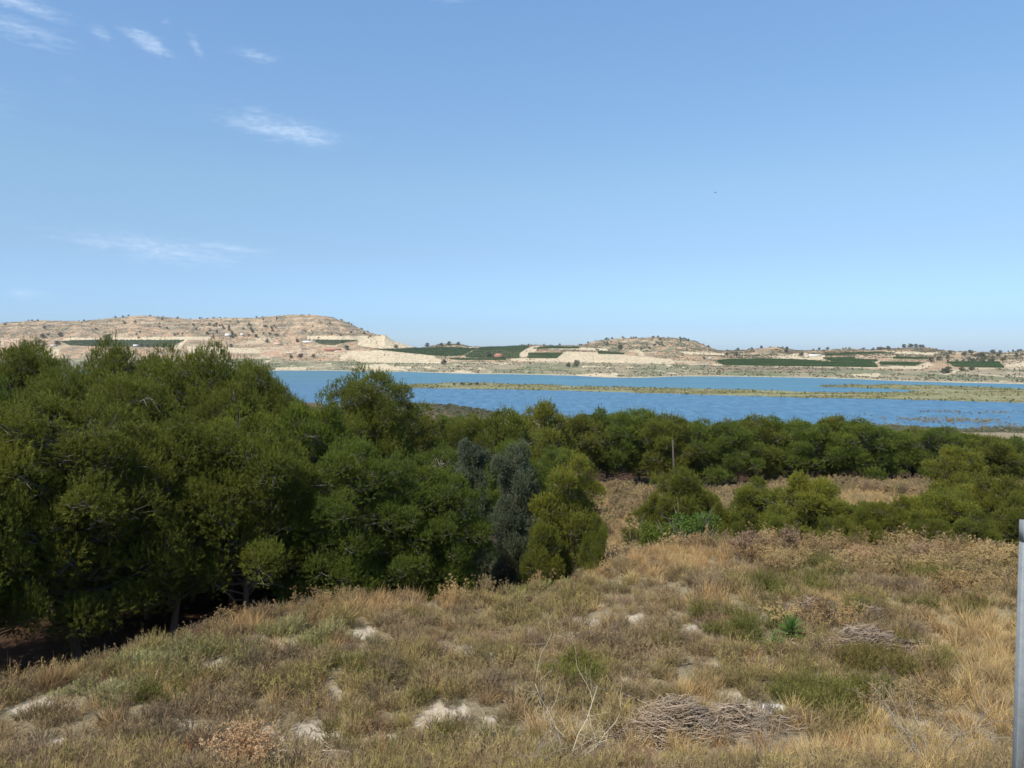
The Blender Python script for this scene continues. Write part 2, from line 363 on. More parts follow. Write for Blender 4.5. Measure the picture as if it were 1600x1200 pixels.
PALE = [[(280, 531), (293, 531), (283, 545), (265, 546)], [(100, 528), (330, 526), (330, 531), (100, 531)], [(70, 545), (95, 545), (90, 555), (70, 555)], [(290, 541), (420, 545), (450, 552), (300, 552)],
        [(480, 525), (578, 525), (578, 531), (482, 531)], [(560, 530), (600, 524), (650, 543), (600, 545), (560, 540)], [(540, 549), (600, 547), (680, 556), (690, 568), (560, 566)], [(530, 560), (545, 548), (550, 550), (538, 563)],
        [(550, 572), (600, 568), (640, 579), (560, 579)], [(430, 574), (480, 573), (480, 578), (430, 578)], [(700, 583), (725, 578), (745, 584)], [(810, 551), (835, 541), (845, 541), (824, 558), (816, 558)],
        [(845, 541), (950, 545), (950, 548), (860, 546)], [(870, 556), (885, 549), (950, 552), (1050, 562), (1055, 568), (880, 566)], [(800, 560), (880, 558), (1050, 565), (1050, 569), (800, 564)],
        [(1060, 549), (1130, 552), (1140, 556), (1070, 553)], [(1110, 569), (1250, 571), (1440, 574), (1440, 576.5), (1250, 573), (1110, 571)], [(990, 546), (996, 546), (1010, 555), (1002, 556)],
        [(900, 585), (965, 583), (965, 589), (905, 588)], [(1330, 585), (1375, 583), (1375, 588), (1335, 588)], [(1390, 572), (1430, 572), (1450, 566), (1460, 570), (1440, 576), (1392, 576)], [(1570, 571), (1600, 566), (1700, 566), (1700, 574), (1570, 573)],
        [(1465, 584), (1495, 578), (1500, 580), (1480, 586)], [(1340, 557), (1400, 556), (1400, 561), (1340, 561)], [(1250, 551), (1290, 556), (1285, 562), (1210, 560)], [(1400, 549), (1460, 551), (1460, 555), (1400, 553)], [(1300, 553), (1400, 548), (1400, 549.5), (1300, 555)]]
for pl_ in PALE: col = np.where(inpoly(XP + (nB - .5) * 8, YP + (nC - .5) * 1.6, pl_)[..., None], pale * (.92 + .25 * nC[..., None]), col)
for pl_ in [[(400, 543), (480, 541), (500, 552), (410, 556)], [(505, 545), (545, 543), (545, 549), (505, 551)], [(1330, 556), (1390, 555), (1390, 562), (1330, 560)], [(0, 528), (40, 530), (60, 540), (0, 545)]]:
    col = np.where(inpoly(XP + (nB - .5) * 14, YP + (nC - .5) * 3, pl_)[..., None], mixn(np.broadcast_to(reddish, col.shape), np.broadcast_to(pale, col.shape), sst(.4, .6, nC)), col)
TILL = [[(1080, 571), (1330, 574), (1330, 580), (1120, 580)]]
for pl_ in TILL: col = np.where(inpoly(XP + (nB - .5) * 20, YP + (nC - .5) * 3, pl_)[..., None], mixn(np.broadcast_to(brown, col.shape), np.broadcast_to(scrub, col.shape), sst(.4, .6, nC)), col)
ORCH = {'a': [(95, 533.5), (140, 531.5), (290, 531.5), (268, 543), (170, 542), (110, 540)], 'b': [(488, 531), (560, 532), (520, 540), (500, 538)], 'c': [(578, 545.5), (655, 545), (690, 543), (745, 545), (722, 556), (690, 557), (640, 552)],
        'd': [(725, 556), (750, 544), (800, 541), (828, 541), (812, 552), (812, 560), (790, 561), (730, 558.5)], 'e': [(826, 552), (880, 552), (870, 560), (824, 560)], 'f': [(830, 545), (860, 541), (905, 543), (905, 544.5)],
        'g': [(1118, 564), (1140, 562), (1210, 561), (1290, 565), (1370, 572), (1370, 574), (1130, 571)], 'h': [(1285, 560), (1330, 559), (1362, 566), (1372, 572), (1310, 568)], 'i': [(1395, 558), (1455, 559), (1445, 562), (1395, 561)],
        'j': [(1375, 566), (1440, 567), (1430, 572), (1375, 571)], 'k': [(1290, 553), (1380, 550), (1395, 551.5), (1290, 556)], 'l': [(695, 560), (790, 560), (790, 563), (720, 563)], 'm': [(935, 549), (975, 552), (975, 554), (935, 553)], 'n': [(1335, 562), (1370, 563), (1368, 566), (1335, 565)],
        'o': [(1480, 566), (1560, 566), (1570, 575), (1490, 573)]}
for k_, pl_ in ORCH.items():
    col = np.where(inpoly(XP, YP, pl_)[..., None], np.array([.24, .21, .11]), col)
m_hill, n, out = mat('hill_land'); a = vcol(n); P = geo_pos(n)
h1 = noise(n, P, .35, 5, .65); h2 = noise(n, P, .09, 4, .6)
c = mixc(n, 1.0, a.outputs['Color'], ramp(n, h1, [(.3, (.6, .6, .58)), (.5, (1, 1, 1)), (.7, (1.3, 1.27, 1.2))]), 'MULTIPLY')
c = mixc(n, mth(n, 'MULTIPLY', smooth(n, noise(n, P, .13, 4, .75), .50, .58), .60), c, (.155, .145, .085))
principled(n, out, c, .95, .1, bump=mth(n, 'ADD', h1, h2), bs=1.0, bd=2.5)
nr_, nc_ = DD.shape; I = np.arange(nr_ * nc_).reshape(nr_, nc_)
Q = np.stack([I[:-1, :-1], I[:-1, 1:], I[1:, 1:], I[1:, :-1]], -1).reshape(-1, 4)
tag(link('hills', mk('hills', np.stack([XX, DD, ZZ], -1).reshape(-1, 3), Q, m_hill, col.reshape(-1, 3), True)), kind='structure')
# lookup: where on the hills does a photo pixel land
def on_hill(px, py):
    j = np.clip(np.searchsorted(XC, px), 0, len(XC) - 1); colY = YP[:, j]; k0 = rows_n[0]
    kk = np.argmax(colY[k0:sum(rows_n[:4]) + 1] <= py) + k0
    if colY[kk] > py: kk = sum(rows_n[:4])
    return np.array([(px - 800) / F * DD[kk, j], DD[kk, j], ZZ[kk, j]])

# ------------------------------------------------------------------ foliage materials
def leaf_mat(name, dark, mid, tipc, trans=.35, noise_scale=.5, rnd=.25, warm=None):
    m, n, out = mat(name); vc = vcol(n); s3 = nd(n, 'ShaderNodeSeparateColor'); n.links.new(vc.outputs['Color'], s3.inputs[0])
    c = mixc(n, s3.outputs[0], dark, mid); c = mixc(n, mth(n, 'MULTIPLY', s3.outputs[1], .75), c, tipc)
    oi = nd(n, 'ShaderNodeObjectInfo')
    nn = noise(n, geo_pos(n), noise_scale, 3, .6)
    c = mixc(n, 1.0, c, ramp(n, nn, [(.3, (.74, .78, .74)), (.5, (1, 1, 1)), (.7, (1.28, 1.16, .85))]), 'MULTIPLY')
    if warm: c = mixc(n, mth(n, 'MULTIPLY', oi.outputs['Random'], rnd), c, warm)
    d = nd(n, 'ShaderNodeBsdfPrincipled'); d.inputs['Roughness'].default_value = .6; d.inputs['Specular IOR Level'].default_value = .25; n.links.new(c, d.inputs['Base Color'])
    t = nd(n, 'ShaderNodeBsdfTranslucent'); n.links.new(c, t.inputs[0])
    mx = nd(n, 'ShaderNodeMixShader'); mx.inputs[0].default_value = trans
    n.links.new(d.outputs[0], mx.inputs[1]); n.links.new(t.outputs[0], mx.inputs[2]); n.links.new(mx.outputs[0], out.inputs[0])
    return m
def bark_mat(name, a, b, sc=14):
    m, n, out = mat(name); tcn = nd(n, 'ShaderNodeTexCoord'); mp = nd(n, 'ShaderNodeMapping'); n.links.new(tcn.outputs['Object'], mp.inputs[0]); mp.inputs['Scale'].default_value = (1, 1, .25)
    f = noise(n, mp.outputs[0], sc, 5, .65); principled(n, out, mixc(n, f, a, b), .9, .15, bump=f, bs=.8, bd=.03); return m
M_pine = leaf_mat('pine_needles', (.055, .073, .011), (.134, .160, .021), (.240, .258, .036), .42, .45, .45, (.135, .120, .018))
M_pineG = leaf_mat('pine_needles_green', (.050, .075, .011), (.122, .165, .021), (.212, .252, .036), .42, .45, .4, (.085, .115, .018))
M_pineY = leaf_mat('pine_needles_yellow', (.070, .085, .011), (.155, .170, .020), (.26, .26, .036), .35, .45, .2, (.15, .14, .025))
M_cyp = leaf_mat('grey_green_foliage', (.040, .052, .024), (.078, .094, .046), (.16, .185, .115), .2, 1.2)
M_fig = leaf_mat('bright_leaves', (.045, .085, .013), (.085, .145, .024), (.125, .19, .035), .35, .8)
M_bark = bark_mat('pine_bark', (.085, .062, .045), (.20, .155, .12)); M_twig = bark_mat('grey_twigs', (.13, .115, .09), (.24, .215, .18))
M_fart = leaf_mat('far_foliage', (.085, .095, .050), (.12, .135, .065), (.15, .16, .085), .2, .02, .6, (.17, .15, .10))

# ------------------------------------------------------------------ pines
def make_pine(seed, H, R, base, lobes, ntuft, nneedle, nl, nw, leafmat, shape='dome', twig=True, inner=.3, csize=1.0, spike=.25):
    """unit tree built at real size at the origin: trunk, branches, crown"""
    rg = np.random.default_rng(seed)
    bz = H * base; hh = H - bz
    # trunk
    tr = Geo(); k = 9; t = np.linspace(0, 1, k)
    wob = np.cumsum(rg.normal(size=(k, 2)) * .10 * R / 4, 0); wob[0] = 0
    tp = np.stack([wob[:, 0], wob[:, 1], t * H * .93 - .6 * (t == 0)], 1)
    tube(tr, tp, np.interp(t, [0, .08, 1], [.030 * H ** .5 * 1.7, .020 * H ** .5 * 1.7, .03]) * 1.6, 9)
    # clump centres on an uneven dome
    N = lobes
    nb = max(8, int(N * (1 - inner)) // 6); ib = np.arange(nb)
    hb = np.clip((ib + .5) / nb + rg.normal(size=nb) * .025, .02, .97); phb = ib * 2.399963 + rg.random(nb) * .8
    if shape == 'dome': hb = hb ** .78; pf = lambda h: np.interp(h, [0, .12, .35, .6, .75, .86, .93, .97, 1], [.84, .97, 1, .95, .84, .68, .50, .34, .12])
    elif shape == 'cone': pf = lambda h: np.interp(h, [0, .1, .35, .6, .8, .93, 1], [.80, 1, .97, .84, .60, .34, .12])
    else: pf = lambda h: np.interp(h, [0, .1, .4, .75, .92, 1], [.75, .9, 1, .88, .55, .2])
    lb = R * pf(hb) * rg.uniform(.70, 1.10, nb) * (1 + .10 * np.sin(phb * 2 + seed))
    ks, hs, phs, rs_ = [], [], [], []
    for b_ in range(nb):
        for q_ in range(6):
            tq = .42 + .60 * ((q_ + rg.random()) / 6) ** .8; side = rg.normal() * .20 * R * tq / max(lb[b_] * tq, .25 * R)
            hs.append(hb[b_] + (tq - .7) * .05 + rg.normal() * .032); phs.append(phb[b_] + side); rs_.append(lb[b_] * min(tq, 1.02))
    ni = N - len(hs)
    for _ in range(max(ni, 0)): h_ = rg.random() * .9; hs.append(h_); phs.append(rg.random() * 2 * PI); rs_.append(R * float(pf(h_)) * rg.uniform(.1, .6))
    N = len(hs); h = np.array(hs); ph = np.array(phs); rr = np.array(rs_); clv = np.concatenate([np.repeat(rg.random(nb), 6), rg.random(max(ni, 0))]) * .6 + rg.random(N) * .4
    cx = np.interp(h, t, tp[:, 0]); cy = np.interp(h, t, tp[:, 1])
    Cn = np.stack([np.cos(ph) * rr + cx, np.sin(ph) * rr + cy, bz + h * hh], 1)
    cr = csize * R * rg.uniform(.14, .24, N) * np.interp(h, [0, .7, 1], [1.1, 1, .9])
    br = Geo(); cw = Geo()
    for j in range(N):
        out = nrm(np.array([math.cos(ph[j]), math.sin(ph[j]), .0]))
        if twig:
            z0 = max(bz * .75, Cn[j, 2] - rr[j] * rg.uniform(.2, .55)); z0 = min(z0, H * .9)
            p0 = np.array([np.interp(z0 / H, t, tp[:, 0]), np.interp(z0 / H, t, tp[:, 1]), z0]); p3 = Cn[j]
            m1 = p0 * .6 + p3 * .4 + [0, 0, rg.uniform(-.1, .12) * rr[j]]; m2 = p0 * .25 + p3 * .75 + rg.normal(size=3) * .06 * R
            tube(br, [p0, m1, m2, p3], np.array([.055, .04, .028, .012]) * (R / 4) ** .5, 4)
            for _ in range(5):
                e = Cn[j] + nrm(rg.normal(size=3) + out * .5 + [0, 0, .15]) * cr[j] * rg.uniform(.7, 1.15)
                b0 = m2 * .6 + p3 * .4 if rg.random() < .5 else m2
                tube(br, [b0, (b0 + e) / 2 + rg.normal(size=3) * .05 * R, e], np.array([.018, .012, .005]) * (R / 4) ** .5, 3)
        nt_ = int(ntuft * (cr[j] / (csize * R * .195)) ** 2)
        d = nrm(rg.normal(size=(nt_, 3)) + [0, 0, .62] + out * .45)
        rad_ = cr[j] * (rg.uniform(.3, 1, nt_) ** .5)[:, None] * rg.uniform(.8, 1.1, (nt_, 1))
        sq = np.array([1.08, 1.08, 1.0]); Pt = Cn[j] + d * rad_ * sq
        Dt = nrm(d * .8 + [0, 0, .55] + rg.normal(size=(nt_, 3)) * .25)           # shoots turn up and outwards
        # needles of each shoot
        rep = np.repeat(np.arange(nt_), nneedle); s = rg.random(len(rep))[:, None]
        lead = rg.random(nt_) < (spike * np.clip(d[:, 2], 0, 1) if spike else 0)
        Dt[lead] = nrm(Dt[lead] * .4 + [0, 0, 1.]); sh = np.where(lead, nl * 3.2, nl * 1.3)[rep][:, None]
        Pn = Pt[rep] + Dt[rep] * s * sh
        Dn = nrm(Dt[rep] * (.55 + .7 * s) + nrm(rg.normal(size=(len(rep), 3))) * .75)
        colr = np.clip(np.sum(d[rep] * [0, 0, 1], 1) * .5 + .5, 0, 1)
        G0 = len(cw.V); blades(cw, rg, Pn, Dn, nl * rg.uniform(.7, 1.2, len(rep)), nw * rg.uniform(.7, 1.3, len(rep)))
        # random value per shoot rather than per needle, tips from the position along the shoot
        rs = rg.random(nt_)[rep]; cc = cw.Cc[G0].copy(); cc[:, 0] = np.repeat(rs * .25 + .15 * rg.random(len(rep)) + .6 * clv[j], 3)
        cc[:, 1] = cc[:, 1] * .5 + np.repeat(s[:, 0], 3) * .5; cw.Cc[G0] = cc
    return tr.mesh('trunk', M_bark, True), (br.mesh('branches', M_twig, True) if twig else None), cw.mesh('crown', leafmat)
PROT = {}
def proto(key, *a, **k):
    p = make_pine(*a, **k); v = np.empty(len(p[2].vertices) * 3, np.float32); p[2].vertices.foreach_get('co', v); v = v.reshape(-1, 3)
    PROT[key] = (p, float(np.percentile(v[:, 2], 99.8)), float(np.percentile(np.hypot(v[:, 0], v[:, 1]), 97)) / 1.12)
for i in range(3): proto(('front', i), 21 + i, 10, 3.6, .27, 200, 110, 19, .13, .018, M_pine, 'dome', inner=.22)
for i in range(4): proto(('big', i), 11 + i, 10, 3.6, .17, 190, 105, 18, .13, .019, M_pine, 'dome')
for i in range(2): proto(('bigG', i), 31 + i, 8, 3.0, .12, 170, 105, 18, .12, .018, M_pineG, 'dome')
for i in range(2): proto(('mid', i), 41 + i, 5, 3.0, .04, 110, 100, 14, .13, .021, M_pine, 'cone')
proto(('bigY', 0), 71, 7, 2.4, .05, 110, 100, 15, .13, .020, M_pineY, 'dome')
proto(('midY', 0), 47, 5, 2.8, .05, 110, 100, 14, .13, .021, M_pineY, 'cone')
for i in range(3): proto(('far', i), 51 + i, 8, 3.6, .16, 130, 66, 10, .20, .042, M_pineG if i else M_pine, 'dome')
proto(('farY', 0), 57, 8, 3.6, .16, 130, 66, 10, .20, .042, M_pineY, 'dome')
proto(('cyp', 0), 61, 7, 1.7, .02, 190, 110, 12, .09, .022, M_cyp, 'col', csize=1.35, inner=.4)
for i in range(2): proto(('wood', i), 65 + i, 6, 2.4, .1, 40, 26, 6, .4, .10, M_pineG, 'dome', twig=False)

RR = random.Random(3)
def place_tree(name, key, px, top, hw, Y, label, group, cat='tree', sink=.0, X=None):
    (tr, br, cw), H0, R0 = PROT[key]
    p = at(px, top, Y); x = p[0] if X is None else X; zb = gz(x, Y) - sink
    Hh = p[2] - zb; sz = Hh / H0; sxy = (hw / F * Y) / (R0 * 1.12)
    e = empty(name, (x, Y, zb), RR.uniform(0, 2 * PI), (sxy, sxy, sz)); tag(e, label, cat, group)
    link('trunk', tr, e)
    if br: link('branches', br, e)
    link('crown', cw, e); return e
GL = 'tall pines of the grove on the left'
for a in [
    (('big', 0), 10, 538, 100, 43, 'dark pine at the back of the grove, its crown cut by the left picture edge'),
    (('big', 1), 100, 556, 76, 41, 'slim-topped pine peeking up between the two tallest crowns at the back left'),
    (('big', 2), 198, 536, 118, 38, 'tallest broad domed pine of the grove, standing before the long green field on the hill'),
    (('big', 3), 322, 543, 108, 36, 'rounded olive-green pine crown directly right of the tallest grove pine'),
    (('big', 0), 410, 566, 74, 43, 'small dark bushy pine top whose right side meets the lake water'),
    (('big', 2), 560, 578, 100, 49, 'lone dark rounded pine rising against the lake, right of the grove'),
    (('front', 1), -85, 600, 125, 27, 'pine mostly outside the left edge, only its right boughs showing'),
    (('front', 2), 118, 622, 165, 26.5, 'front pine of the grove with low drooping boughs and a bare trunk over black shade'),
    (('front', 1), 262, 655, 125, 28.5, 'front pine with a thick visible trunk just above the grassy bank'),
    (('front', 0), 388, 640, 112, 29.5, 'yellow-green front pine whose pale dead twigs show under its boughs'),
    (('bigG', 0), 487, 622, 92, 35, 'fresh green pine between the yellow-green front pine and the lake pine'),
    (('bigG', 1), 548, 690, 100, 30.5, 'fresh green pine with boughs down to the grass below the lake pine'),
    (('bigG', 0), 628, 712, 92, 31.5, 'low spreading green pine at the bank, left of the last grove pine'),
    (('bigG', 1), 700, 742, 76, 31.5, 'last and lowest green pine of the grove, touching the grey-green trees'),
    (('big', 1), 52, 547, 70, 45, 'pine between the left edge tree and the slim-topped one'),
    (('big', 2), 150, 553, 70, 43, 'pine shoulder just left of the tallest domed pine'),
    (('big', 0), 262, 560, 76, 42, 'pine filling the dip between the tallest pine and the rounded one on its right'),
    (('big', 3), 372, 574, 66, 41, 'pine shoulder between the rounded crown and the small dark bushy top'),
    (('big', 1), 448, 600, 56, 42, 'lowest pine of the back row, ending the grove at the water'),
    (('big', 3), 80, 590, 100, 33, 'broad crown in the second row at the left, under the slim-topped pine'),
    (('big', 0), 225, 588, 110, 33, 'broad crown in the second row under the tallest domed pine'),
    (('big', 1), 355, 592, 90, 33, 'broad crown in the second row under the rounded pine'),
    (('front', 2), -30, 690, 120, 23.6, 'low-crowned pine at the left edge whose boughs hang over the dark bank'),
    (('front', 1), -760, 500, 260, 17.5, 'unseen pine added far beyond the left picture edge to shade the bank'),  # this pine and the next two are added to shade the bank
    (('front', 2), -420, 560, 220, 20, 'unseen pine added beyond the left picture edge next to the bank, to shade it'),
    (('front', 0), -170, 640, 170, 22.5, 'pine added beyond the left picture edge to cast shade on the bank'),
    (('bigG', 0), 20, 600, 100, 34, 'pine behind the front boughs, below the dark tree at the left edge')]:
    place_tree('pine_tree', *a[:5], a[5], GL)
for a in [
    (('big', 2), 655, 640, 62, 55, 'olive pine just right of the lone lake pine, below the scrubby headland'),
    (('big', 3), 725, 652, 62, 52, 'pine with reddish-olive crown behind the grey-green trees'),
    (('far', 0), 785, 640, 60, 66, 'pine of the middle wood left of the yellow-tipped crown'),
    (('farY', 0), 840, 628, 62, 76, 'yellow-green pine whose spiky tip stands highest against the near lake water')]:
    place_tree('pine_tree', *a[:5], a[5], 'pines of the middle wood before the lake')
for a in [(735, 690, 40, 37, 'left of the two grey-green columnar trees with pale tips'), (806, 693, 44, 35.5, 'right and broader of the two grey-green columnar trees, with drooping pale sprays')]:
    place_tree('columnar_tree', ('cyp', 0), *a, 'grey-green columnar trees')
place_tree('pine_tree', ('bigY', 0), 890, 712, 68, 34.5, 'yellow-green narrow pine at the left rim of the dry clearing', 'young pines')
place_tree('pine_tree', ('mid', 0), 925, 800, 34, 33, 'short bushy pine sapling at the foot of the yellow-green narrow pine', 'young pines')
place_tree('pine_tree', ('mid', 1), 850, 800, 44, 33, 'low dark pine skirt below the right grey-green columnar tree', 'young pines')
for i, (x, t, hw_, y_) in enumerate([(-60, 640, 120, 37), (70, 700, 110, 35), (190, 660, 110, 38), (300, 690, 110, 36), (420, 700, 110, 39), (520, 700, 110, 41), (620, 740, 90, 42), (120, 620, 100, 47), (330, 620, 100, 47), (480, 640, 90, 50), (690, 700, 80, 44), (0, 600, 100, 50), (880, 700, 60, 60), (800, 690, 60, 48)]):
    place_tree('pine_tree', ('bigG', i % 2), x, t, hw_, y_, 'pine inside the shaded middle of the left grove, mostly hidden by the front boughs', 'inner pines of the left grove')
# belt beyond the clearing
belt = [(900, 648), (950, 640), (1000, 640), (1045, 648), (1092, 657), (1140, 660), (1178, 650), (1222, 652), (1262, 660), (1300, 650), (1342, 656), (1385, 668), (1428, 670), (1468, 668), (1512, 676), (1556, 682), (1602, 684), (1650, 684)]
bl = ['left end of the pine belt, next to the yellow spiky-tipped crown', 'broad crown of the belt over the left end of the dry clearing', 'smooth domed belt pine between the clearing and the lake', 'belt pine directly behind the wooden pole',
      'lower belt pine just right of the wooden pole', 'belt pine at the dip in the skyline with dark foot', 'round dark belt pine at the start of the second rise of the skyline', 'belt pine above the gap between young pines',
      'belt pine with grey bare limbs showing below its crown', 'highest round belt pine against the water on the right half', 'belt pine right of the highest round one', 'belt pine where the skyline steps down to the shoals',
      'belt pine below the brown flooded scrub', 'belt pine above the light green pine', 'belt pine right behind the light green pine', 'belt pine before the brown lake shore', 'belt pine above the metal post', 'belt pine cut by the right picture edge']
for i, (x, t) in enumerate(belt):
    place_tree('pine_tree', ('far', i % 3), x, t, 50 + (i % 3) * 4, 84 + (i * 7 % 5) * 1.6, bl[i], 'pine belt beyond the dry clearing', sink=0)
for i in range(20):
    x = 640 + i * 54 + RR.uniform(-12, 12); t = np.interp(x, [p[0] for p in belt], [p[1] for p in belt]) + RR.uniform(2, 9)
    if x < 880: t = 648 + RR.uniform(0, 8)
    place_tree('pine_tree', ('far', i % 3), x, t, 44, 100 + RR.uniform(0, 16), 'pine crown filling in behind the front line of the belt', 'rear pines of the belt')
place_tree('pine_tree', ('farY', 0), 1500, 698, 46, 64, 'light yellow-green pine standing out before the dark belt on the right', 'young pines')
# young pines right of the clearing
for a in [
    (('mid', 0), 1064, 734, 85, 46, 'spiky-topped young pine before the wooden pole at the clearing'),
    (('mid', 1), 1122, 785, 31, 44, 'narrow young pine squeezed right of the leafy green bush'),
    (('mid', 1), 1182, 748, 67, 47, 'young pine left of the roundest one, above the pale thistles'),
    (('midY', 0), 1257, 740, 90, 44, 'roundest young pine behind the two tall pale thistle clumps'),
    (('mid', 0), 1345, 792, 52, 42, 'short young pine in the dip between two larger ones'),
    (('mid', 1), 1402, 776, 67, 41, 'bushy young pine before the right end of the dry clearing'),
    (('midY', 0), 1482, 766, 71, 43, 'young pine below the light yellow-green pine'),
    (('mid', 0), 1556, 742, 80, 44, 'tallest young pine near the right edge, behind the post'),
    (('mid', 1), 1630, 738, 82, 43, 'young pine mostly beyond the right edge'),
    (('mid', 1), 1440, 800, 61, 38, 'lowest dark young pine right behind the crest of the field'),
    (('mid', 0), 1300, 806, 56, 39, 'dark low young pine at the right foot of the roundest one'),
    (('midY', 0), 1318, 788, 46, 46, 'yellowish young pine filling the gap right of the roundest one'),
    (('mid', 1), 1222, 770, 46, 49, 'young pine half hidden behind and left of the roundest one'),
    (('midY', 0), 1368, 800, 42, 44, 'low yellowish young pine before the dry clearing, left of the bushy one'),
    (('mid', 0), 1595, 770, 60, 40, 'young pine directly behind the top of the metal post'),
    (('mid', 0), 1148, 800, 36, 44, 'low young pine between the leafy green bush and the pale thistle mound'),
    (('mid', 1), 1446, 772, 62, 47, 'young pine between the light yellow-green pine and the dry clearing'),
    (('midY', 0), 1524, 756, 62, 48, 'yellowish young pine filling in left of the tallest one near the right edge'),
    (('mid', 0), 1350, 786, 54, 45, 'dark young pine rising at the left end of the lower row before the clearing'),
    (('mid', 1), 1030, 776, 56, 47, 'dark bushy left shoulder of the spiky-topped young pine'),
    (('mid', 1), 1096, 762, 44, 48, 'young pine half merged with the right side of the spiky-topped one'),
    (('mid', 0), 1215, 806, 52, 40, 'dark low young pine behind the left pale thistle clump'),
    (('mid', 1), 1525, 800, 61, 37.5, 'low young pine just left of the post top')]:
    place_tree('pine_tree', *a[:5], a[5], 'young pines')
# fig-like bush with bare limbs
def leafy_bush(px, top, hw, Y, label, leafmat, limbs, seed, leaf=.10, nleaf=9000, name='leafy_bush'):
    rg = np.random.default_rng(seed); p = at(px, top, Y); zb = gz(p[0], Y); Hh = p[2] - zb; R = hw / F * Y
    e = empty(name, (p[0], Y, zb)); tag(e, label, 'bush'); G = Geo(); B = Geo()
    k = 46; ph = rg.random(k) * 2 * PI; h = rg.random(k) ** .7; r = R * np.sqrt(rg.random(k)) * (1 - .45 * h)
    cc = np.stack([np.cos(ph) * r, np.sin(ph) * r, h * Hh * .85 + .15], 1)
    for c_ in cc:
        m_ = nleaf // k; d = nrm(rg.normal(size=(m_, 3)) + [0, 0, .3]); P_ = c_ + d * (R * .24) * rg.uniform(.4, 1, (m_, 1))
        blades(G, rg, P_, nrm(d + rg.normal(size=(m_, 3)) * .7), leaf * rg.uniform(.6, 1.3, m_), leaf * .55, .3, .2, rg.random(), seg=2)
        tube(B, [[0, 0, 0], c_ * [.5, .5, .5] + rg.normal(size=3) * .05, c_], [.03, .02, .008], 4)
    for _ in range(limbs):
        a_ = rg.random() * 2 * PI; el_ = rg.uniform(.5, 1.2); L = Hh * rg.uniform(.9, 1.35); pts = [np.zeros(3)]
        dd = np.array([math.cos(a_) * math.cos(el_), math.sin(a_) * math.cos(el_) - .3, math.sin(el_)])
        for s in range(5): dd = nrm(dd + rg.normal(size=3) * .22 + [0, 0, .10]); pts.append(pts[-1] + dd * L / 5)
        tube(B, pts, [.035, .028, .022, .016, .01, .005], 5)
        for s in (2, 3, 4):
            for _ in range(2):
                q = nrm(dd + rg.normal(size=3) * .6); tube(B, [pts[s], pts[s] + q * L * .14 + [0, 0, .03], pts[s] + q * L * .25 + [0, 0, .12]], [.014, .009, .004], 4)
    link('branches', B.mesh('branches', M_twig, True), e); link('foliage', G.mesh('foliage', leafmat), e); return e
leafy_bush(1090, 800, 58, 38, 'bright leafy green bush with bare grey limbs at the crest, below the spiky-topped pine', M_fig, 9, 71)
leafy_bush(1032, 818, 46, 39, 'dark rounded bush with bare limbs left of the bright leafy one', M_pineG, 7, 72, .09)
leafy_bush(1130, 838, 18, 36, 'small fresh green bush beside the pale thistle mound', M_fig, 2, 73, .08, 3000)

# wooden pole in the clearing
m_wood = bark_mat('weathered_wood', (.045, .038, .03), (.10, .085, .07), 8)
g_ = Geo(); pt = at(1051, 687, 60); pb = np.array([at(1056, 800, 60)[0], 60, gz(at(1056, 800, 60)[0], 60) - .3])
tube(g_, [pb * 0, ((pt - pb) * .5), pt - pb], [.085, .075, .06], 10)
o = link('wooden_pole', g_.mesh('wooden_pole', m_wood, True), loc=pb); tag(o, 'thin weathered wooden pole leaning slightly, standing behind the spiky-topped young pine', 'pole')

# ------------------------------------------------------------------ galvanised frame at the right edge
m_galv, n, out = mat('galvanised_steel'); P = geo_pos(n); v = nd(n, 'ShaderNodeTexVoronoi'); v.inputs['Scale'].default_value = 90; n.links.new(P, v.inputs['Vector'])
f = noise(n, P, 14, 5, .6); c = mixc(n, mth(n, 'MULTIPLY', v.outputs['Color'], .35), ramp(n, f, [(.3, (.16, .172, .176)), (.7, (.215, .228, .232))]), (.27, .285, .29))
principled(n, out, c, .7, .3, metal=.1, bump=f, bs=.1, bd=.005)
YP_ = 5.2; tp_ = at(1602, 813, YP_); x0 = tp_[0]; z1 = tp_[2]; zb = gz(x0, YP_)
e = empty('metal_frame', (x0, YP_, zb)); tag(e, 'grey galvanised metal post with a squared top corner and rail at the right edge', 'metal frame')
hh = z1 - zb; r = .026
def rbox(w, d, z0, z1, name, rnd=.006, lean=0.0):
    G = Geo(); k = 3; pts = []
    for cx_, cy_, a0 in ((1, 1, 0), (-1, 1, 90), (-1, -1, 180), (1, -1, 270)):
        for i in range(k + 1):
            a_ = math.radians(a0 + 90 * i / k); pts.append((cx_ * (w / 2 - rnd) + rnd * math.cos(a_), cy_ * (d / 2 - rnd) + rnd * math.sin(a_)))
    m_ = len(pts); V = np.array([(x, y, z) for z in (z0, z1) for x, y in pts]); T = []
    for i in range(m_): j = (i + 1) % m_; T += [(i, j, j + m_), (i, j + m_, i + m_)]
    for i in range(1, m_ - 1): T += [(0, i + 1, i), (m_, m_ + i, m_ + i + 1)]
    G.add(V, np.array(T)); return G
G = rbox(.05, .05, 0, hh - .148, 'post'); link('post', G.mesh('post', m_galv), e)
G = rbox(.053, .053, hh - .145, hh, 'corner_cap'); link('corner_cap', G.mesh('corner_cap', m_galv), e)
G = rbox(.045, .045, 0, 1.6, 'top_rail'); o = link('top_rail', G.mesh('top_rail', m_galv), e); o.location = (.027, .0, hh - .024); o.rotation_euler = (0, math.radians(90 - 9), math.radians(14))
G = rbox(.05, .05, 0, hh + .22, 'post'); o = link('post', G.mesh('post', m_galv), e); o.location = (1.58, .40, 0)

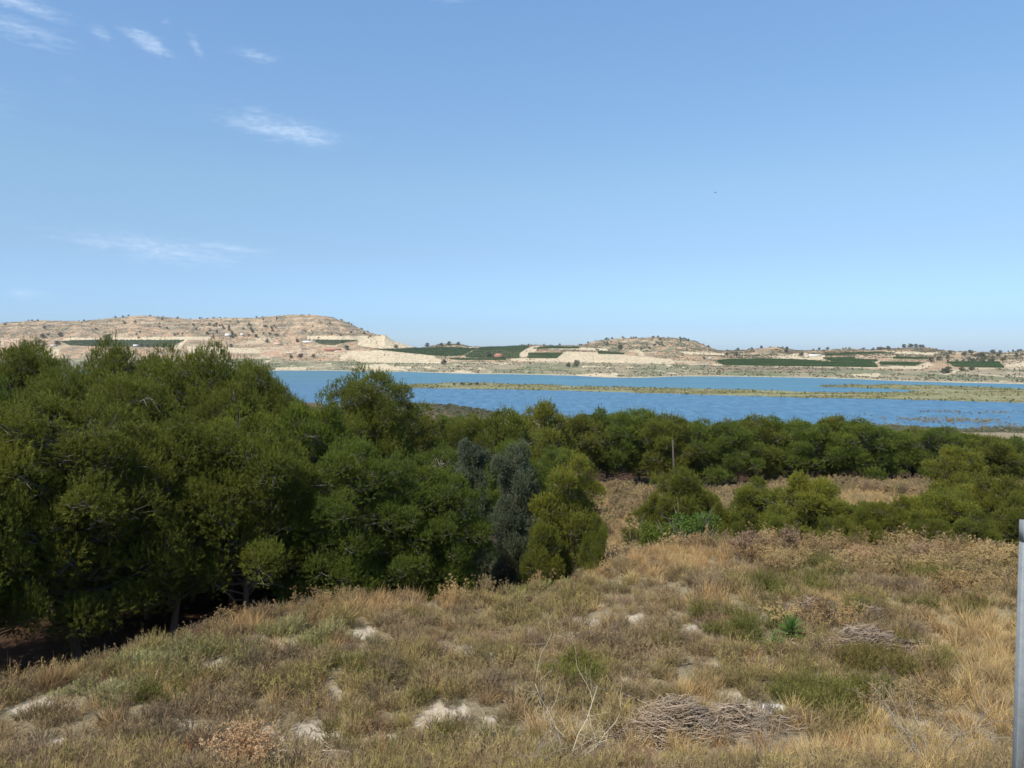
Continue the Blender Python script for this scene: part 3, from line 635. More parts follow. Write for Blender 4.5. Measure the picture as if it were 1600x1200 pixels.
# ------------------------------------------------------------------ bird
m_bird, n, out = mat('bird_feathers'); principled(n, out, (.05, .05, .06), .8, .2)
pb = at(1118, 301, 150); e = empty('bird', pb, .6); tag(e, 'tiny dark bird gliding alone high in the blue sky', 'bird')
G = Geo(); tube(G, [[0, -.2, 0], [0, -.12, 0], [0, 0, .01], [0, .12, .02], [0, .2, .03], [0, .25, .02]], [.01, .04, .06, .05, .03, .005], 8); link('body', G.mesh('body', m_bird, True), e)
for s in (-1, 1):
    G = Geo(); V = np.array([(s * .03, .08, .02), (s * .03, -.06, .02), (s * .24, .10, .09), (s * .24, -.03, .09), (s * .48, -.03, .05), (s * .03, .08, .035), (s * .03, -.06, .03), (s * .24, .10, .10), (s * .24, -.03, .095)])
    G.add(V, np.array([(0, 1, 2), (1, 3, 2), (2, 3, 4), (5, 7, 6), (6, 7, 8), (7, 4, 8), (0, 2, 7), (0, 7, 5), (1, 6, 8), (1, 8, 3), (2, 4, 7), (3, 8, 4)])); link('wing', G.mesh('wing', m_bird), e)
G = Geo(); V = np.array([(-.02, -.18, .01), (.02, -.18, .01), (-.05, -.32, .0), (.05, -.32, .0), (0, -.18, .025)]); G.add(V, np.array([(0, 2, 1), (1, 2, 3), (0, 4, 2), (4, 3, 2), (1, 3, 4)])); link('tail', G.mesh('tail', m_bird), e)
#PART2
# ------------------------------------------------------------------ low vegetation (uncountable: one object per kind, scattered with nodes)
def gn_scatter(name, protos, P_, rz, tilt, scl, label, cat, sink=.02, kind='stuff', idx=None, seed=0):
    rg = np.random.default_rng(seed + 991); n_ = len(P_)
    me = bpy.data.meshes.new(name); me.vertices.add(n_); me.vertices.foreach_set('co', np.ascontiguousarray(P_ - [0, 0, sink], np.float32).ravel())
    a = me.attributes.new('rot', 'FLOAT_VECTOR', 'POINT'); rt = np.stack([rg.normal(size=n_) * tilt, rg.normal(size=n_) * tilt, rg.random(n_) * 2 * PI], 1)
    a.data.foreach_set('vector', np.ascontiguousarray(rt, np.float32).ravel())
    a = me.attributes.new('scl', 'FLOAT', 'POINT'); a.data.foreach_set('value', np.ascontiguousarray(np.broadcast_to(scl, (n_,)), np.float32))
    a = me.attributes.new('idx', 'INT', 'POINT'); a.data.foreach_set('value', np.ascontiguousarray(rg.integers(0, len(protos), n_) if idx is None else idx, np.int32))
    me.update(); o = link(name, me); tag(o, label, cat, None, kind)
    col_ = bpy.data.collections.new(name + ' kinds')
    for i, m_ in enumerate(protos):
        p = bpy.data.objects.new('%s_kind_%02d' % (name, i), m_); col_.objects.link(p)
    ng = bpy.data.node_groups.new(name, 'GeometryNodeTree')
    ng.interface.new_socket('Geometry', in_out='INPUT', socket_type='NodeSocketGeometry'); ng.interface.new_socket('Geometry', in_out='OUTPUT', socket_type='NodeSocketGeometry')
    N = ng.nodes.new; gi = N('NodeGroupInput'); go = N('NodeGroupOutput'); ip = N('GeometryNodeInstanceOnPoints'); ci = N('GeometryNodeCollectionInfo')
    ci.inputs['Collection'].default_value = col_; ci.inputs['Separate Children'].default_value = True; ci.inputs['Reset Children'].default_value = True
    ip.inputs['Pick Instance'].default_value = True
    def na(nm, dt_): q_ = N('GeometryNodeInputNamedAttribute'); q_.data_type = dt_; q_.inputs['Name'].default_value = nm; return q_.outputs['Attribute']
    L_ = ng.links.new
    L_(gi.outputs[0], ip.inputs['Points']); L_(ci.outputs[0], ip.inputs['Instance']); L_(na('rot', 'FLOAT_VECTOR'), ip.inputs['Rotation'])
    L_(na('scl', 'FLOAT'), ip.inputs['Scale']); L_(na('idx', 'INT'), ip.inputs['Instance Index']); L_(ip.outputs[0], go.inputs[0])
    md = o.modifiers.new('scatter', 'NODES'); md.node_group = ng; return o

def veg_mat(name, base, tip, alt, alt_scale=.35, trans=.22, rnd=.4, lo=.42, hi=.6):
    m, n, out = mat(name); vc = vcol(n); s3 = nd(n, 'ShaderNodeSeparateColor'); n.links.new(vc.outputs['Color'], s3.inputs[0])
    P = geo_pos(n); f = smooth(n, noise(n, P, alt_scale, 4, .6), lo, hi)
    t2 = mixc(n, f, tip, alt)
    c = mixc(n, mth(n, 'ADD', mth(n, 'MULTIPLY', s3.outputs[1], .8), mth(n, 'MULTIPLY', s3.outputs[0], .35), clamp=True), base, t2)
    oi = nd(n, 'ShaderNodeObjectInfo'); c = mixc(n, 1.0, c, ramp(n, oi.outputs['Random'], [(0, (1 - rnd, 1 - rnd, 1 - rnd * .8)), (1, (1 + rnd, 1 + rnd * .95, 1 + rnd * .7))]), 'MULTIPLY')
    d = nd(n, 'ShaderNodeBsdfDiffuse'); n.links.new(c, d.inputs[0]); t = nd(n, 'ShaderNodeBsdfTranslucent'); n.links.new(c, t.inputs[0])
    mx = nd(n, 'ShaderNodeMixShader'); mx.inputs[0].default_value = trans; n.links.new(d.outputs[0], mx.inputs[1]); n.links.new(t.outputs[0], mx.inputs[2]); n.links.new(mx.outputs[0], out.inputs[0])
    return m
V_olive = veg_mat('olive_scrub', (0.169, 0.124, 0.074), (0.306, 0.252, 0.095), (0.295, 0.223, 0.133))
V_mauve = veg_mat('grey_brown_scrub', (0.181, 0.123, 0.084), (0.337, 0.240, 0.153), (0.310, 0.235, 0.108))
V_sage = veg_mat('sage_scrub', (0.143, 0.133, 0.064), (0.332, 0.322, 0.150), (0.309, 0.278, 0.103))
V_green = veg_mat('green_scrub', (0.069, 0.065, 0.023), (0.156, 0.161, 0.043), (0.212, 0.172, 0.056), rnd=.2)
V_straw = veg_mat('straw_grass', (0.232, 0.159, 0.078), (0.581, 0.423, 0.198), (0.535, 0.354, 0.168))
V_gold = veg_mat('golden_grass', (0.249, 0.170, 0.084), (0.540, 0.402, 0.190), (0.518, 0.339, 0.154))
V_seed = veg_mat('dry_seedheads', (0.292, 0.223, 0.117), (0.450, 0.330, 0.160), (0.338, 0.200, 0.089))
V_pink = veg_mat('pinkish_dry_weeds', (0.203, 0.146, 0.083), (0.428, 0.315, 0.175), (0.393, 0.328, 0.157), .25)
V_rust = veg_mat('rusty_scrub', (0.133, 0.066, 0.039), (0.332, 0.166, 0.083), (0.309, 0.199, 0.111))
V_twigdry = veg_mat('bleached_twigs', (0.240, 0.207, 0.151), (0.376, 0.328, 0.245), (0.320, 0.273, 0.202), trans=.0)
V_thistle = veg_mat('pale_thistles', (0.353, 0.251, 0.150), (0.554, 0.395, 0.245), (0.504, 0.342, 0.204), trans=.4)

def tuft(seed, n_, h, spread, wd, m_, seg=2, bend=.5, grav=.25, curve=1.0, name='tuft', dome=.6):
    rg = np.random.default_rng(seed); G = Geo(); a = rg.random(n_) * 2 * PI; r = spread * np.sqrt(rg.random(n_))
    P_ = np.stack([np.cos(a) * r * .55, np.sin(a) * r * .55, rg.random(n_) * h * .35 * (1 - r / spread)], 1)
    D = nrm(np.stack([np.cos(a) * r / spread * curve, np.sin(a) * r / spread * curve, np.ones(n_)], 1) + rg.normal(size=(n_, 3)) * .22)
    L = h * (1 - dome * .5 * (r / spread) ** 2) * rg.uniform(.55, 1.1, n_)
    blades(G, rg, P_, D, L, wd * rg.uniform(.6, 1.3, n_), bend, grav, seg=seg)
    return G.mesh(name, m_)
def scrub_plant(seed, h, R, ns, nl, m_, ll=.10, lw=.009, name='scrub'):
    """many upright stems, each clad in short narrow leaves"""
    rg = np.random.default_rng(seed); G = Geo(); a = rg.random(ns) * 2 * PI; r = np.sqrt(rg.random(ns))
    B_ = np.stack([np.cos(a) * r * R * .45, np.sin(a) * r * R * .45, np.zeros(ns)], 1)
    D = nrm(np.stack([np.cos(a) * r * .8, np.sin(a) * r * .8, np.ones(ns)], 1) + rg.normal(size=(ns, 3)) * .14); L = h * (1 - .35 * r ** 2) * rg.uniform(.6, 1.1, ns)
    blades(G, rg, B_, D, L, .008, .15, 0, seg=2)
    rep = np.repeat(np.arange(ns), nl); s = rg.uniform(.25, 1, len(rep))[:, None]
    P_ = B_[rep] + D[rep] * L[rep][:, None] * s; Dn = nrm(D[rep] * .9 + rg.normal(size=(len(rep), 3)) * .45)
    g0 = len(G.V); blades(G, rg, P_, Dn, ll * rg.uniform(.5, 1.2, len(rep)), lw * rg.uniform(.7, 1.3, len(rep)))
    cc = G.Cc[g0].copy(); cc[:, 1] = np.repeat(s[:, 0], 3) * .9; cc[:, 0] = np.repeat(rg.random(ns)[rep], 3); G.Cc[g0] = cc
    return G.mesh(name, m_)
def seed_plant(seed, h, ns, m_, head=.035, spread=.5, name='seedhead_weed', umb=7):
    rg = np.random.default_rng(seed); G = Geo()
    for k in range(ns):
        a = rg.random() * 2 * PI; t_ = rg.random() * spread; D = nrm(np.array([math.cos(a) * t_, math.sin(a) * t_, 1.])); L = h * rg.uniform(.6, 1.1)
        b0 = np.array([math.cos(a), math.sin(a), 0]) * t_ * .2; top = b0 + D * L
        blades(G, rg, b0[None], D[None], np.array([L]), .008, .1, 0, seg=2)
        for s_ in range(umb):
            z = rg.uniform(.55, 1); q = b0 + D * L * z; d2 = nrm(rg.normal(size=3) * .8 + [0, 0, .9]); l2 = h * rg.uniform(.08, .2)
            blades(G, rg, q[None], d2[None], np.array([l2 * 1.1]), .006, seg=1)
            m2 = 9; dd = nrm(rg.normal(size=(m2, 3)) + [0, 0, .4]); blades(G, rg, (q + d2 * l2)[None] + dd * head * .2, dd, head, head * .6, col=1)
    return G.mesh(name, m_)

rgF = np.random.default_rng(77)
nC_ = 30000; Yc = 10.5 + (35 - 10.5) * rgF.random(nC_); Xc = (rgF.random(nC_) * 2 - 1) * 33
keep = (Yc < edgeY(Xc) + .9) & (np.abs(Xc) < Yc * .95 + 3); Xc, Yc = Xc[keep], Yc[keep]
B0 = bare(Xc, Yc); keep = rgF.random(len(Xc)) > B0 * .97; Xc, Yc = Xc[keep], Yc[keep]
pxc = 800 + Xc / Yc * F; Zc = ground(Xc, Yc); pyc = HOR + (EYE - Zc) / Yc * F
def ell(lst):
    m = np.zeros(len(Xc))
    for x, y, w, h in lst: m = np.maximum(m, 1 - sst(.55, 1.25, np.hypot((pxc - x) / w, (pyc - y) / h) + (fbm(Xc * 1.3, Yc * 1.3, 3) - .5) * .9))
    return m
straw_w = ell([(650, 948, 110, 22), (80, 1060, 36, 20), (1540, 1010, 120, 62), (870, 1150, 70, 34), (1100, 1105, 60, 34), (1040, 1090, 40, 20), (1450, 1180, 190, 55), (1230, 1195, 160, 30), (1060, 885, 110, 26),
               (1120, 1185, 90, 30), (1560, 1120, 70, 60), (1000, 1180, 60, 30), (560, 962, 60, 14), (1240, 1010, 26, 18), (1590, 1060, 60, 40), (1290, 945, 60, 14), (1140, 945, 60, 14), (950, 905, 60, 14), (380, 985, 50, 12)])
green_w = ell([(1430, 1050, 140, 34), (1320, 1105, 90, 34), (550, 1060, 60, 20), (660, 1120, 44, 20), (790, 1170, 110, 30), (530, 1182, 70, 22), (1470, 905, 70, 16), (1330, 960, 60, 12), (1170, 1000, 60, 22), (20, 1048, 30, 10),
               (900, 1068, 50, 24), (1290, 900, 60, 18), (1050, 1015, 40, 12), (240, 1100, 40, 14), (1240, 925, 60, 18), (1500, 960, 70, 14), (1120, 960, 60, 14)])
pink_w = ell([(1420, 888, 250, 24), (1200, 885, 100, 16), (1330, 985, 130, 18), (1540, 930, 80, 30), (1480, 1130, 100, 24)]) * .8
sage_w = ell([(500, 1010, 110, 26), (290, 1045, 130, 30), (1560, 1090, 60, 20), (820, 925, 90, 18), (150, 1100, 110, 26)])
mau_w = sst(.47, .60, fbm(Xc * .45 + 60, Yc * .6, 4))
ol2 = sst(.48, .62, fbm(Xc * .3 + 90, Yc * .35, 3))
u_ = rgF.random(len(Xc)); K = np.zeros(len(Xc), int)                       # 0 olive
K[(u_ < .08 + mau_w * .58)] = 1
K[(rgF.random(len(Xc)) < sage_w * .7)] = 2
K[(rgF.random(len(Xc)) < green_w * .75)] = 3
K[(rgF.random(len(Xc)) < pink_w * .65)] = 5
K[(rgF.random(len(Xc)) < straw_w * .92)] = 4
K[(rgF.random(len(Xc)) < .02)] = 6
K[(rgF.random(len(Xc)) < .06)] = 4
dens = {0: .46, 1: .42, 2: .42, 3: .54, 4: .60, 5: .36, 6: .5}
kp = rgF.random(len(Xc)) < np.array([dens[k] for k in range(7)])[K]
Xc, Yc, Zc, K = Xc[kp], Yc[kp], Zc[kp], K[kp]; PP = np.stack([Xc, Yc, Zc], 1)
sizes = rgF.uniform(.65, 1.25, len(Xc)) * (.75 + .6 * fbm(Xc * .5, Yc * .5 + 20, 3))
def sub(k): return PP[K == k], sizes[K == k]
p_, s_c = sub(0); gn_scatter('olive_scrub', [scrub_plant(100 + i, .42, .42, 46, 13, V_olive) for i in range(4)], p_, 0, .12, s_c, 'low olive-green scrub covering most of the sandy field', 'scrub', seed=1)
p_, s_c = sub(1); gn_scatter('grey_scrub', [scrub_plant(110 + i, .36, .40, 46, 10, V_mauve, .09, .007) for i in range(3)], p_, 0, .14, s_c, 'half-dead grey-brown scrub among the olive tufts of the field', 'scrub', seed=2)
p_, s_c = sub(2); gn_scatter('sage_scrub', [scrub_plant(120 + i, .40, .45, 50, 13, V_sage, .10, .010) for i in range(3)], p_, 0, .12, s_c, 'pale sage-coloured scrub on the left part of the field', 'scrub', seed=3)
p_, s_c = sub(3); gn_scatter('green_scrub', [scrub_plant(130 + i, .50, .42, 46, 16, V_green, .09, .010) for i in range(3)], p_, 0, .12, s_c, 'darker green bushy growth in patches of the field', 'scrub', seed=4)
p_, s_c = sub(4); gn_scatter('straw_grass', [tuft(140 + i, 95, .52, .22, .0075, V_straw if i < 3 else V_gold, curve=.75) for i in range(5)], p_, 0, .12, s_c, 'dry straw-yellow grass standing in patches across the field', 'grass', seed=5)
p_, s_c = sub(5); gn_scatter('seedhead_weeds', [seed_plant(150 + i, .55, 16, V_seed, .03, .8) for i in range(4)], p_, 0, .12, s_c * 1.1, 'brown dried weeds with seed heads on the right side of the field', 'weeds', seed=6)
p_, s_c = sub(6); gn_scatter('rusty_scrub', [scrub_plant(160 + i, .45, .35, 40, 10, V_rust, .07, .009) for i in range(2)], p_, 0, .12, s_c, 'scattered rust-brown dead scrub in the field', 'scrub', seed=7)
# thin litter of short stems so the soil between the tufts is not clean
m_ = 26000; Y1 = 11 + 22 * rgF.random(m_); X1 = (rgF.random(m_) * 2 - 1) * 30; k_ = (Y1 < edgeY(X1) + .4) & (np.abs(X1) < Y1 * .9 + 2) & (rgF.random(m_) > bare(X1, Y1) * .75) & (rgF.random(m_) < .9)
X1, Y1 = X1[k_], Y1[k_]; gn_scatter('ground_litter', [tuft(170 + i, 26, .16, .22, .007, (V_mauve, V_straw, V_olive)[i], curve=2.2) for i in range(3)], np.stack([X1, Y1, ground(X1, Y1)], 1), 0, .2, rgF.uniform(.6, 1.4, len(X1)), 'short dead stems and sprouts on the soil between the scrub', 'ground cover', seed=8)
# tall dry weeds along the crest against the dark grove
X2 = rgF.uniform(-24, 34, 900); Y2 = edgeY(X2) + rgF.uniform(-1.1, .9, 900); px2 = 800 + X2 / Y2 * F
k_ = rgF.random(900) < np.interp(px2, [0, 120, 330, 700, 760, 1000, 1100, 1620], [.1, .35, .6, .55, .12, .12, .4, .5]); X2, Y2, px2 = X2[k_], Y2[k_], px2[k_]
gn_scatter('crest_weeds', [seed_plant(180 + i, .72, 8, V_seed, .034, .55) for i in range(3)] + [tuft(185, 70, .6, .2, .007, V_straw, curve=.7)], np.stack([X2, Y2, ground(X2, Y2)], 1), 0, .14, rgF.uniform(.7, 1.2, len(X2)) * np.where(px2 < 700, .8, 1.15),
           'tall dried weeds and grass along the crest of the field', 'weeds', seed=9)
# dry clearing beyond the crest, pinkish weeds and straw
X3 = rgF.uniform(-3, 62, 15000); Y3 = rgF.uniform(31, 84, 15000); u3 = X3 / Y3; k_ = (u3 > -.01 + .09 * sst(60, 35, Y3) * 0) & (u3 > .03) & (u3 < .72) & (Y3 > edgeY(X3) + .8); X3, Y3 = X3[k_], Y3[k_]
q3 = fbm(X3 * .12, Y3 * .12, 3); ix = np.where(q3 + rgF.normal(size=len(X3)) * .05 > .5, rgF.integers(0, 3, len(X3)), rgF.integers(3, 5, len(X3)))
gn_scatter('clearing_weeds', [seed_plant(190 + i, .95, 12, V_pink, .07, .6) for i in range(3)] + [tuft(195 + i, 80, .7, .4, .016, (V_pink, V_straw)[i], curve=.8) for i in range(2)], np.stack([X3, Y3, ground(X3, Y3)], 1), 0, .1, rgF.uniform(.7, 1.25, len(X3)),
           'pinkish-brown dry weeds filling the clearing before the pine belt', 'weeds', idx=ix, seed=10)

# ------------------------------------------------------------------ single plants of the field that can be told apart
def clump(name, px, py, mesh, label, cat, sc=1.0, rz=0, part=None):
    p = onground(px, py); e = empty(name, p - [0, 0, .03], rz, (sc,) * 3); tag(e, label, cat)
    for nm, me_ in mesh: link(nm, me_, e)
    return e
M_yucca = leaf_mat('yucca_leaves', (.035, .075, .018), (.07, .14, .03), (.12, .21, .05), .25, 2)
def yucca(seed, n_, L, stem):
    rg = np.random.default_rng(seed); G = Geo(); i = np.arange(n_); a = i * 2.39996; e_ = np.linspace(1.45, -.15, n_) + rg.normal(size=n_) * .08
    D = np.stack([np.cos(a) * np.cos(e_), np.sin(a) * np.cos(e_), np.sin(e_)], 1); P_ = np.tile([0, 0, stem], (n_, 1)) - np.stack([0 * a, 0 * a, np.linspace(0, .14, n_)], 1)
    blades(G, rg, P_, D, L * rg.uniform(.8, 1.05, n_), .045, .12, .12, seg=2)
    T_ = Geo(); tube(T_, [[0, 0, -.05], [0.01, 0, stem * .5], [0, 0, stem]], [.07, .06, .05], 8)
    return [('leaves', G.mesh('leaves', M_yucca)), ('stem', T_.mesh('stem', M_bark, True))]
clump('yucca_plant', 1236, 1006, yucca(1, 80, .60, .42), 'larger spiky green yucca rosette in the field beside golden grass', 'yucca')
clump('yucca_plant', 1210, 1016, yucca(2, 50, .44, .22), 'smaller spiky green yucca lower left of the larger rosette', 'yucca')
def brush(seed, lx, ly, h, n_):
    rg = np.random.default_rng(seed); G = Geo(); B = Geo()
    for k in range(n_):
        x = rg.normal() * .33; y = rg.normal() * .33; r2 = x * x + y * y; z = h * (.75 + .5 * math.sin(x * 7 + seed)) * max(0, 1 - r2 * 2.2) * rg.random() ** .6 + .02
        a = rg.normal() * .55 + (PI if rg.random() < .5 else 0); L = rg.uniform(.25, .8); d = np.array([math.cos(a), math.sin(a) * .7, rg.normal() * .25]); q = rg.normal(size=3) * .09
        c0 = np.array([x * lx, y * ly, z]); pts = [c0 - d * L / 2, c0 + q, c0 + d * L / 2 + rg.normal(size=3) * .05]
        tube(B, pts, np.array([.009, .008, .004]) * rg.uniform(.5, 1.3), 3, (rg.random(), rg.random(), 0))
    return [('twigs', B.mesh('twigs', V_brush))]
V_brush = veg_mat('grey_brush', (0.207, 0.162, 0.118), (0.415, 0.335, 0.255), (0.342, 0.257, 0.179), 1.5, 0, .1)
clump('brush_pile', 1050, 1146, brush(1, 2.6, 1.2, .62, 1400), 'large pile of grey cut twigs in the lower middle, left end of the long heap', 'brush pile')
clump('brush_pile', 1150, 1132, brush(2, 1.9, .6, .34, 520), 'low tail of grey twigs stretching right from the large pile', 'brush pile')
clump('brush_pile', 1375, 1012, brush(3, 2.4, 1.0, .55, 900), 'grey twig heap right of the yucca plants', 'brush pile')
clump('brush_pile', 1305, 958, brush(4, 2.6, 1.0, .40, 700), 'flat grey twig heap below the brown seed-head weeds', 'brush pile')
clump('brush_pile', 480, 1200, brush(5, 1.6, .8, .22, 380), 'grey twigs cut by the bottom picture edge on the left', 'brush pile')
clump('brush_pile', 1290, 1012, brush(6, 1.6, .6, .18, 300), 'thin scatter of grey twigs joining yucca and heap', 'brush pile')
def dead_bush(seed, H, nb, spread=.8, arch=0.0, rad=.016, depth=3):
    rg = np.random.default_rng(seed); B = Geo()
    def grow(p, d, L, r, lv):
        pts = [p]; k = 5
        for s in range(k): d = nrm(d + rg.normal(size=3) * .20 + [0, 0, .03 - arch * (s / k)]); pts.append(pts[-1] + d * L / k)
        tube(B, pts, np.linspace(r, r * .45, k + 1), 5, (rg.random(), .6 + .4 * rg.random(), 0))
        if lv < depth:
            for s in range(1, k + 1):
                if rg.random() < .85 - .1 * lv:
                    q = nrm(d * .5 + rg.normal(size=3) * .65 + [0, 0, .2]); grow(pts[s], q, L * rg.uniform(.35, .62), r * .5, lv + 1)
    for k in range(nb):
        a = 2 * PI * (k + rg.random() * .5) / nb; grow(np.zeros(3), nrm(np.array([math.cos(a) * spread, math.sin(a) * spread * .6, 1.])), H * rg.uniform(.7, 1), rad, 0)
    return [('branches', B.mesh('branches', V_twigdry, True))]
clump('dead_bush', 888, 1198, dead_bush(4, 1.75, 6, .8, rad=.012), 'bare bleached bush with forked branches in the lower middle', 'dead bush')
clump('dead_bush', 826, 1215, dead_bush(8, .7, 5, .5, rad=.010, depth=3), 'small bare white bush cut by the bottom edge, left of the tall bare one', 'dead bush')
clump('dead_bush', 1450, 1205, dead_bush(12, 1.6, 11, 1.1, .30, .010), 'wide tangle of arching bleached branches at lower right', 'dead bush')
clump('dead_bush', 1210, 1215, dead_bush(15, 1.1, 6, .7, .05, .008), 'thin bare bush between the brush pile and the arching tangle', 'dead bush')
clump('thistle_clump', 1168, 868, [('stalks', seed_plant(201, .75, 55, V_thistle, .055, 1.0, umb=9))], 'broad pale mound of dried thistles on the crest below the roundest young pine', 'thistles', 1.15)
clump('thistle_clump', 1232, 866, [('stalks', seed_plant(202, 1.0, 30, V_thistle, .055, .42, umb=9))], 'narrow upright clump of pale dried thistles right of the broad mound', 'thistles', 1.0)
clump('thistle_clump', 1196, 864, [('stalks', seed_plant(206, .95, 14, V_thistle, .045, .8, umb=9))], 'few tall dried thistle stalks between mound and narrow clump', 'thistles', .9)
clump('thistle_clump', 1445, 884, [('stalks', seed_plant(203, .85, 50, V_thistle, .045, .7, umb=9))], 'pale thistle clump on the crest behind blue-green scrub', 'thistles', 1.0)
clump('thistle_clump', 1540, 892, [('stalks', seed_plant(204, .85, 70, V_seed, .05, .8, umb=9))], 'brownish thistle clump on the crest left of the post', 'thistles', 1.0)
clump('thistle_clump', 1340, 880, [('stalks', seed_plant(205, .65, 40, V_thistle, .045, .8, umb=9))], 'small thistle clump on the crest between narrow and blue-green ones', 'thistles', 1.0)
clump('seedhead_plant', 385, 1215, [('stalks', seed_plant(207, .85, 60, V_thistle, .04, .75, umb=10))], 'dry plant with brown button seed heads at the bottom left', 'seedhead plant', 1.0)
clump('seedhead_plant', 1300, 1010, [('stalks', seed_plant(208, .4, 26, V_gold, .04, .8, umb=8))], 'yellowish flowering tuft among the grey twigs right of the yuccas', 'seedhead plant', .8)
clump('grass_clump', 78, 1078, [('blades', tuft(211, 420, .78, .34, .009, V_gold, curve=.35, dome=.3))], 'tall golden feather grass clump at the left edge of the field', 'grass clump', 1.0)
clump('grass_clump', 1248, 1000, [('blades', tuft(212, 130, .5, .3, .009, V_gold, curve=.6))], 'golden grass clump touching the larger yucca', 'grass clump', 1.0)
clump('grass_clump', 18, 1050, [('blades', tuft(213, 200, .35, .4, .014, V_green, curve=1))], 'fresh green tuft at the far left end of the bank', 'grass clump', 1.0)
# stones
m_stone, n, out = mat('pale_stone'); P = geo_pos(n); f = noise(n, P, 7, 6, .65); principled(n, out, ramp(n, f, [(.3, (.42, .37, .29)), (.7, (.66, .60, .50))]), .95, .1, bump=f, bs=.7, bd=.03)
def stone(px, py, s, label, seed, w=1.0):
    rg = np.random.default_rng(seed); G = Geo(); nu, nv = 18, 9; V = []
    for i in range(nv + 1):
        for j in range(nu):
            th = PI * i / nv; ph = 2 * PI * j / nu; k = 1 + .18 * math.sin(3 * ph + seed) + .12 * math.sin(5 * ph + 2 * th + seed) + rg.normal() * .03
            V.append((math.copysign(abs(math.cos(ph)) ** .8, math.cos(ph)) * math.sin(th) * s * w * k, math.sin(ph) * math.sin(th) * s * k * .7, math.copysign(abs(math.cos(th)) ** .6, math.cos(th)) * s * .33))
    T = []
    for i in range(nv):
        for j in range(nu): a_, b_ = i * nu + j, i * nu + (j + 1) % nu; T += [(a_, a_ + nu, b_ + nu), (a_, b_ + nu, b_)]
    G.add(np.array(V), np.array(T)); o = link('stone', G.mesh('stone', m_stone, True), loc=onground(px, py) + [0, 0, .01]); o.rotation_euler = (.1, .05, rg.random()); tag(o, label, 'stone')
stone(1205, 1112, .30, 'flat pale slab of stone right of the long brush heap', 3, 1.5)
stone(94, 1160, .13, 'small white stone at the lower left of the field', 5)
stone(176, 945 + 85, .07, 'tiny pale stone by the bank near the golden grass', 6)
stone(1400, 1006, .14, 'pale broken stone lodged in the twig heap right of the yuccas', 8, 1.3)

# ------------------------------------------------------------------ scrub on the headland and near shore
def small_bush(seed, H, R, n_, leaf, m_, name='bush', flat=1.0):
    rg = np.random.default_rng(seed); G = Geo(); k = 14; ph = rg.random(k) * 2 * PI; h = rg.random(k); r = R * .7 * np.sqrt(rg.random(k)) * (1 - .5 * h)
    c_ = np.stack([np.cos(ph) * r, np.sin(ph) * r, H * (.22 + .6 * h)], 1)
    for q in c_:
        m2 = n_ // k; d = nrm(rg.normal(size=(m2, 3))); blades(G, rg, q + d * R * .34 * rg.uniform(.5, 1, (m2, 1)) * [1, 1, .8 * H / (2 * R)], nrm(d + [0, 0, .5] + rg.normal(size=(m2, 3)) * .6), leaf * rg.uniform(.6, 1.3, m2), leaf * .7, col=rg.random())
    tube(G, [[0, 0, -.4], [0, 0, H * .5]], [R * .08, R * .04], 5)
    return G.mesh(name, m_)
bm = [small_bush(300 + i, 2.6, 1.6, 800, .30, M_fart) for i in range(3)]
rg = np.random.default_rng(9)
for i in range(300):
    px = rg.uniform(605, 830); Y = rg.uniform(400, 705); X = (px - 800) / F * Y; sz = rg.uniform(.7, 1.25)
    if gz(X, Y) < .15: continue
    o = link('shore_bush', bm[i % 3], loc=(X, Y, gz(X, Y) - .1)); o.scale = (sz * 2.1, sz * 2.1, sz); o.rotation_euler[2] = rg.random() * 6
    tag(o, 'dark shrub on the low headland that juts into the lake above the middle wood', 'shrub', 'shrubs on the headland')
for i in range(110):
    px = rg.uniform(1330, 1700); Y = rg.uniform(350, 478); X = (px - 800) / F * Y; sz = rg.uniform(.35, .8)
    if gz(X, Y) < .1: continue
    o = link('shore_bush', bm[i % 3], loc=(X, Y, gz(X, Y) - .1)); o.scale = (sz * 1.3, sz * 1.3, sz); o.rotation_euler[2] = rg.random() * 6
    tag(o, 'low brownish shrub on the near lake shore above the right end of the belt', 'shrub', 'shrubs on the near shore')

Yh = rg.uniform(330, 720, 9000); Xh = (rg.uniform(560, 1650, 9000) - 800) / F * Yh; Zh = ground(Xh, Yh); k_ = Zh > .1
gn_scatter('shore_scrub', [small_bush(360 + i, 1.3, 1.8, 90, .45, M_fart) for i in range(2)] + [tuft(365, 40, 1.0, 1.4, .12, V_olive, seg=1, curve=1.4)], np.stack([Xh, Yh, Zh], 1)[k_], 0, .1, rg.uniform(.6, 1.4, int(k_.sum())),
           'low scrub covering the slope that runs down to the near lake shore', 'scrub', seed=22)
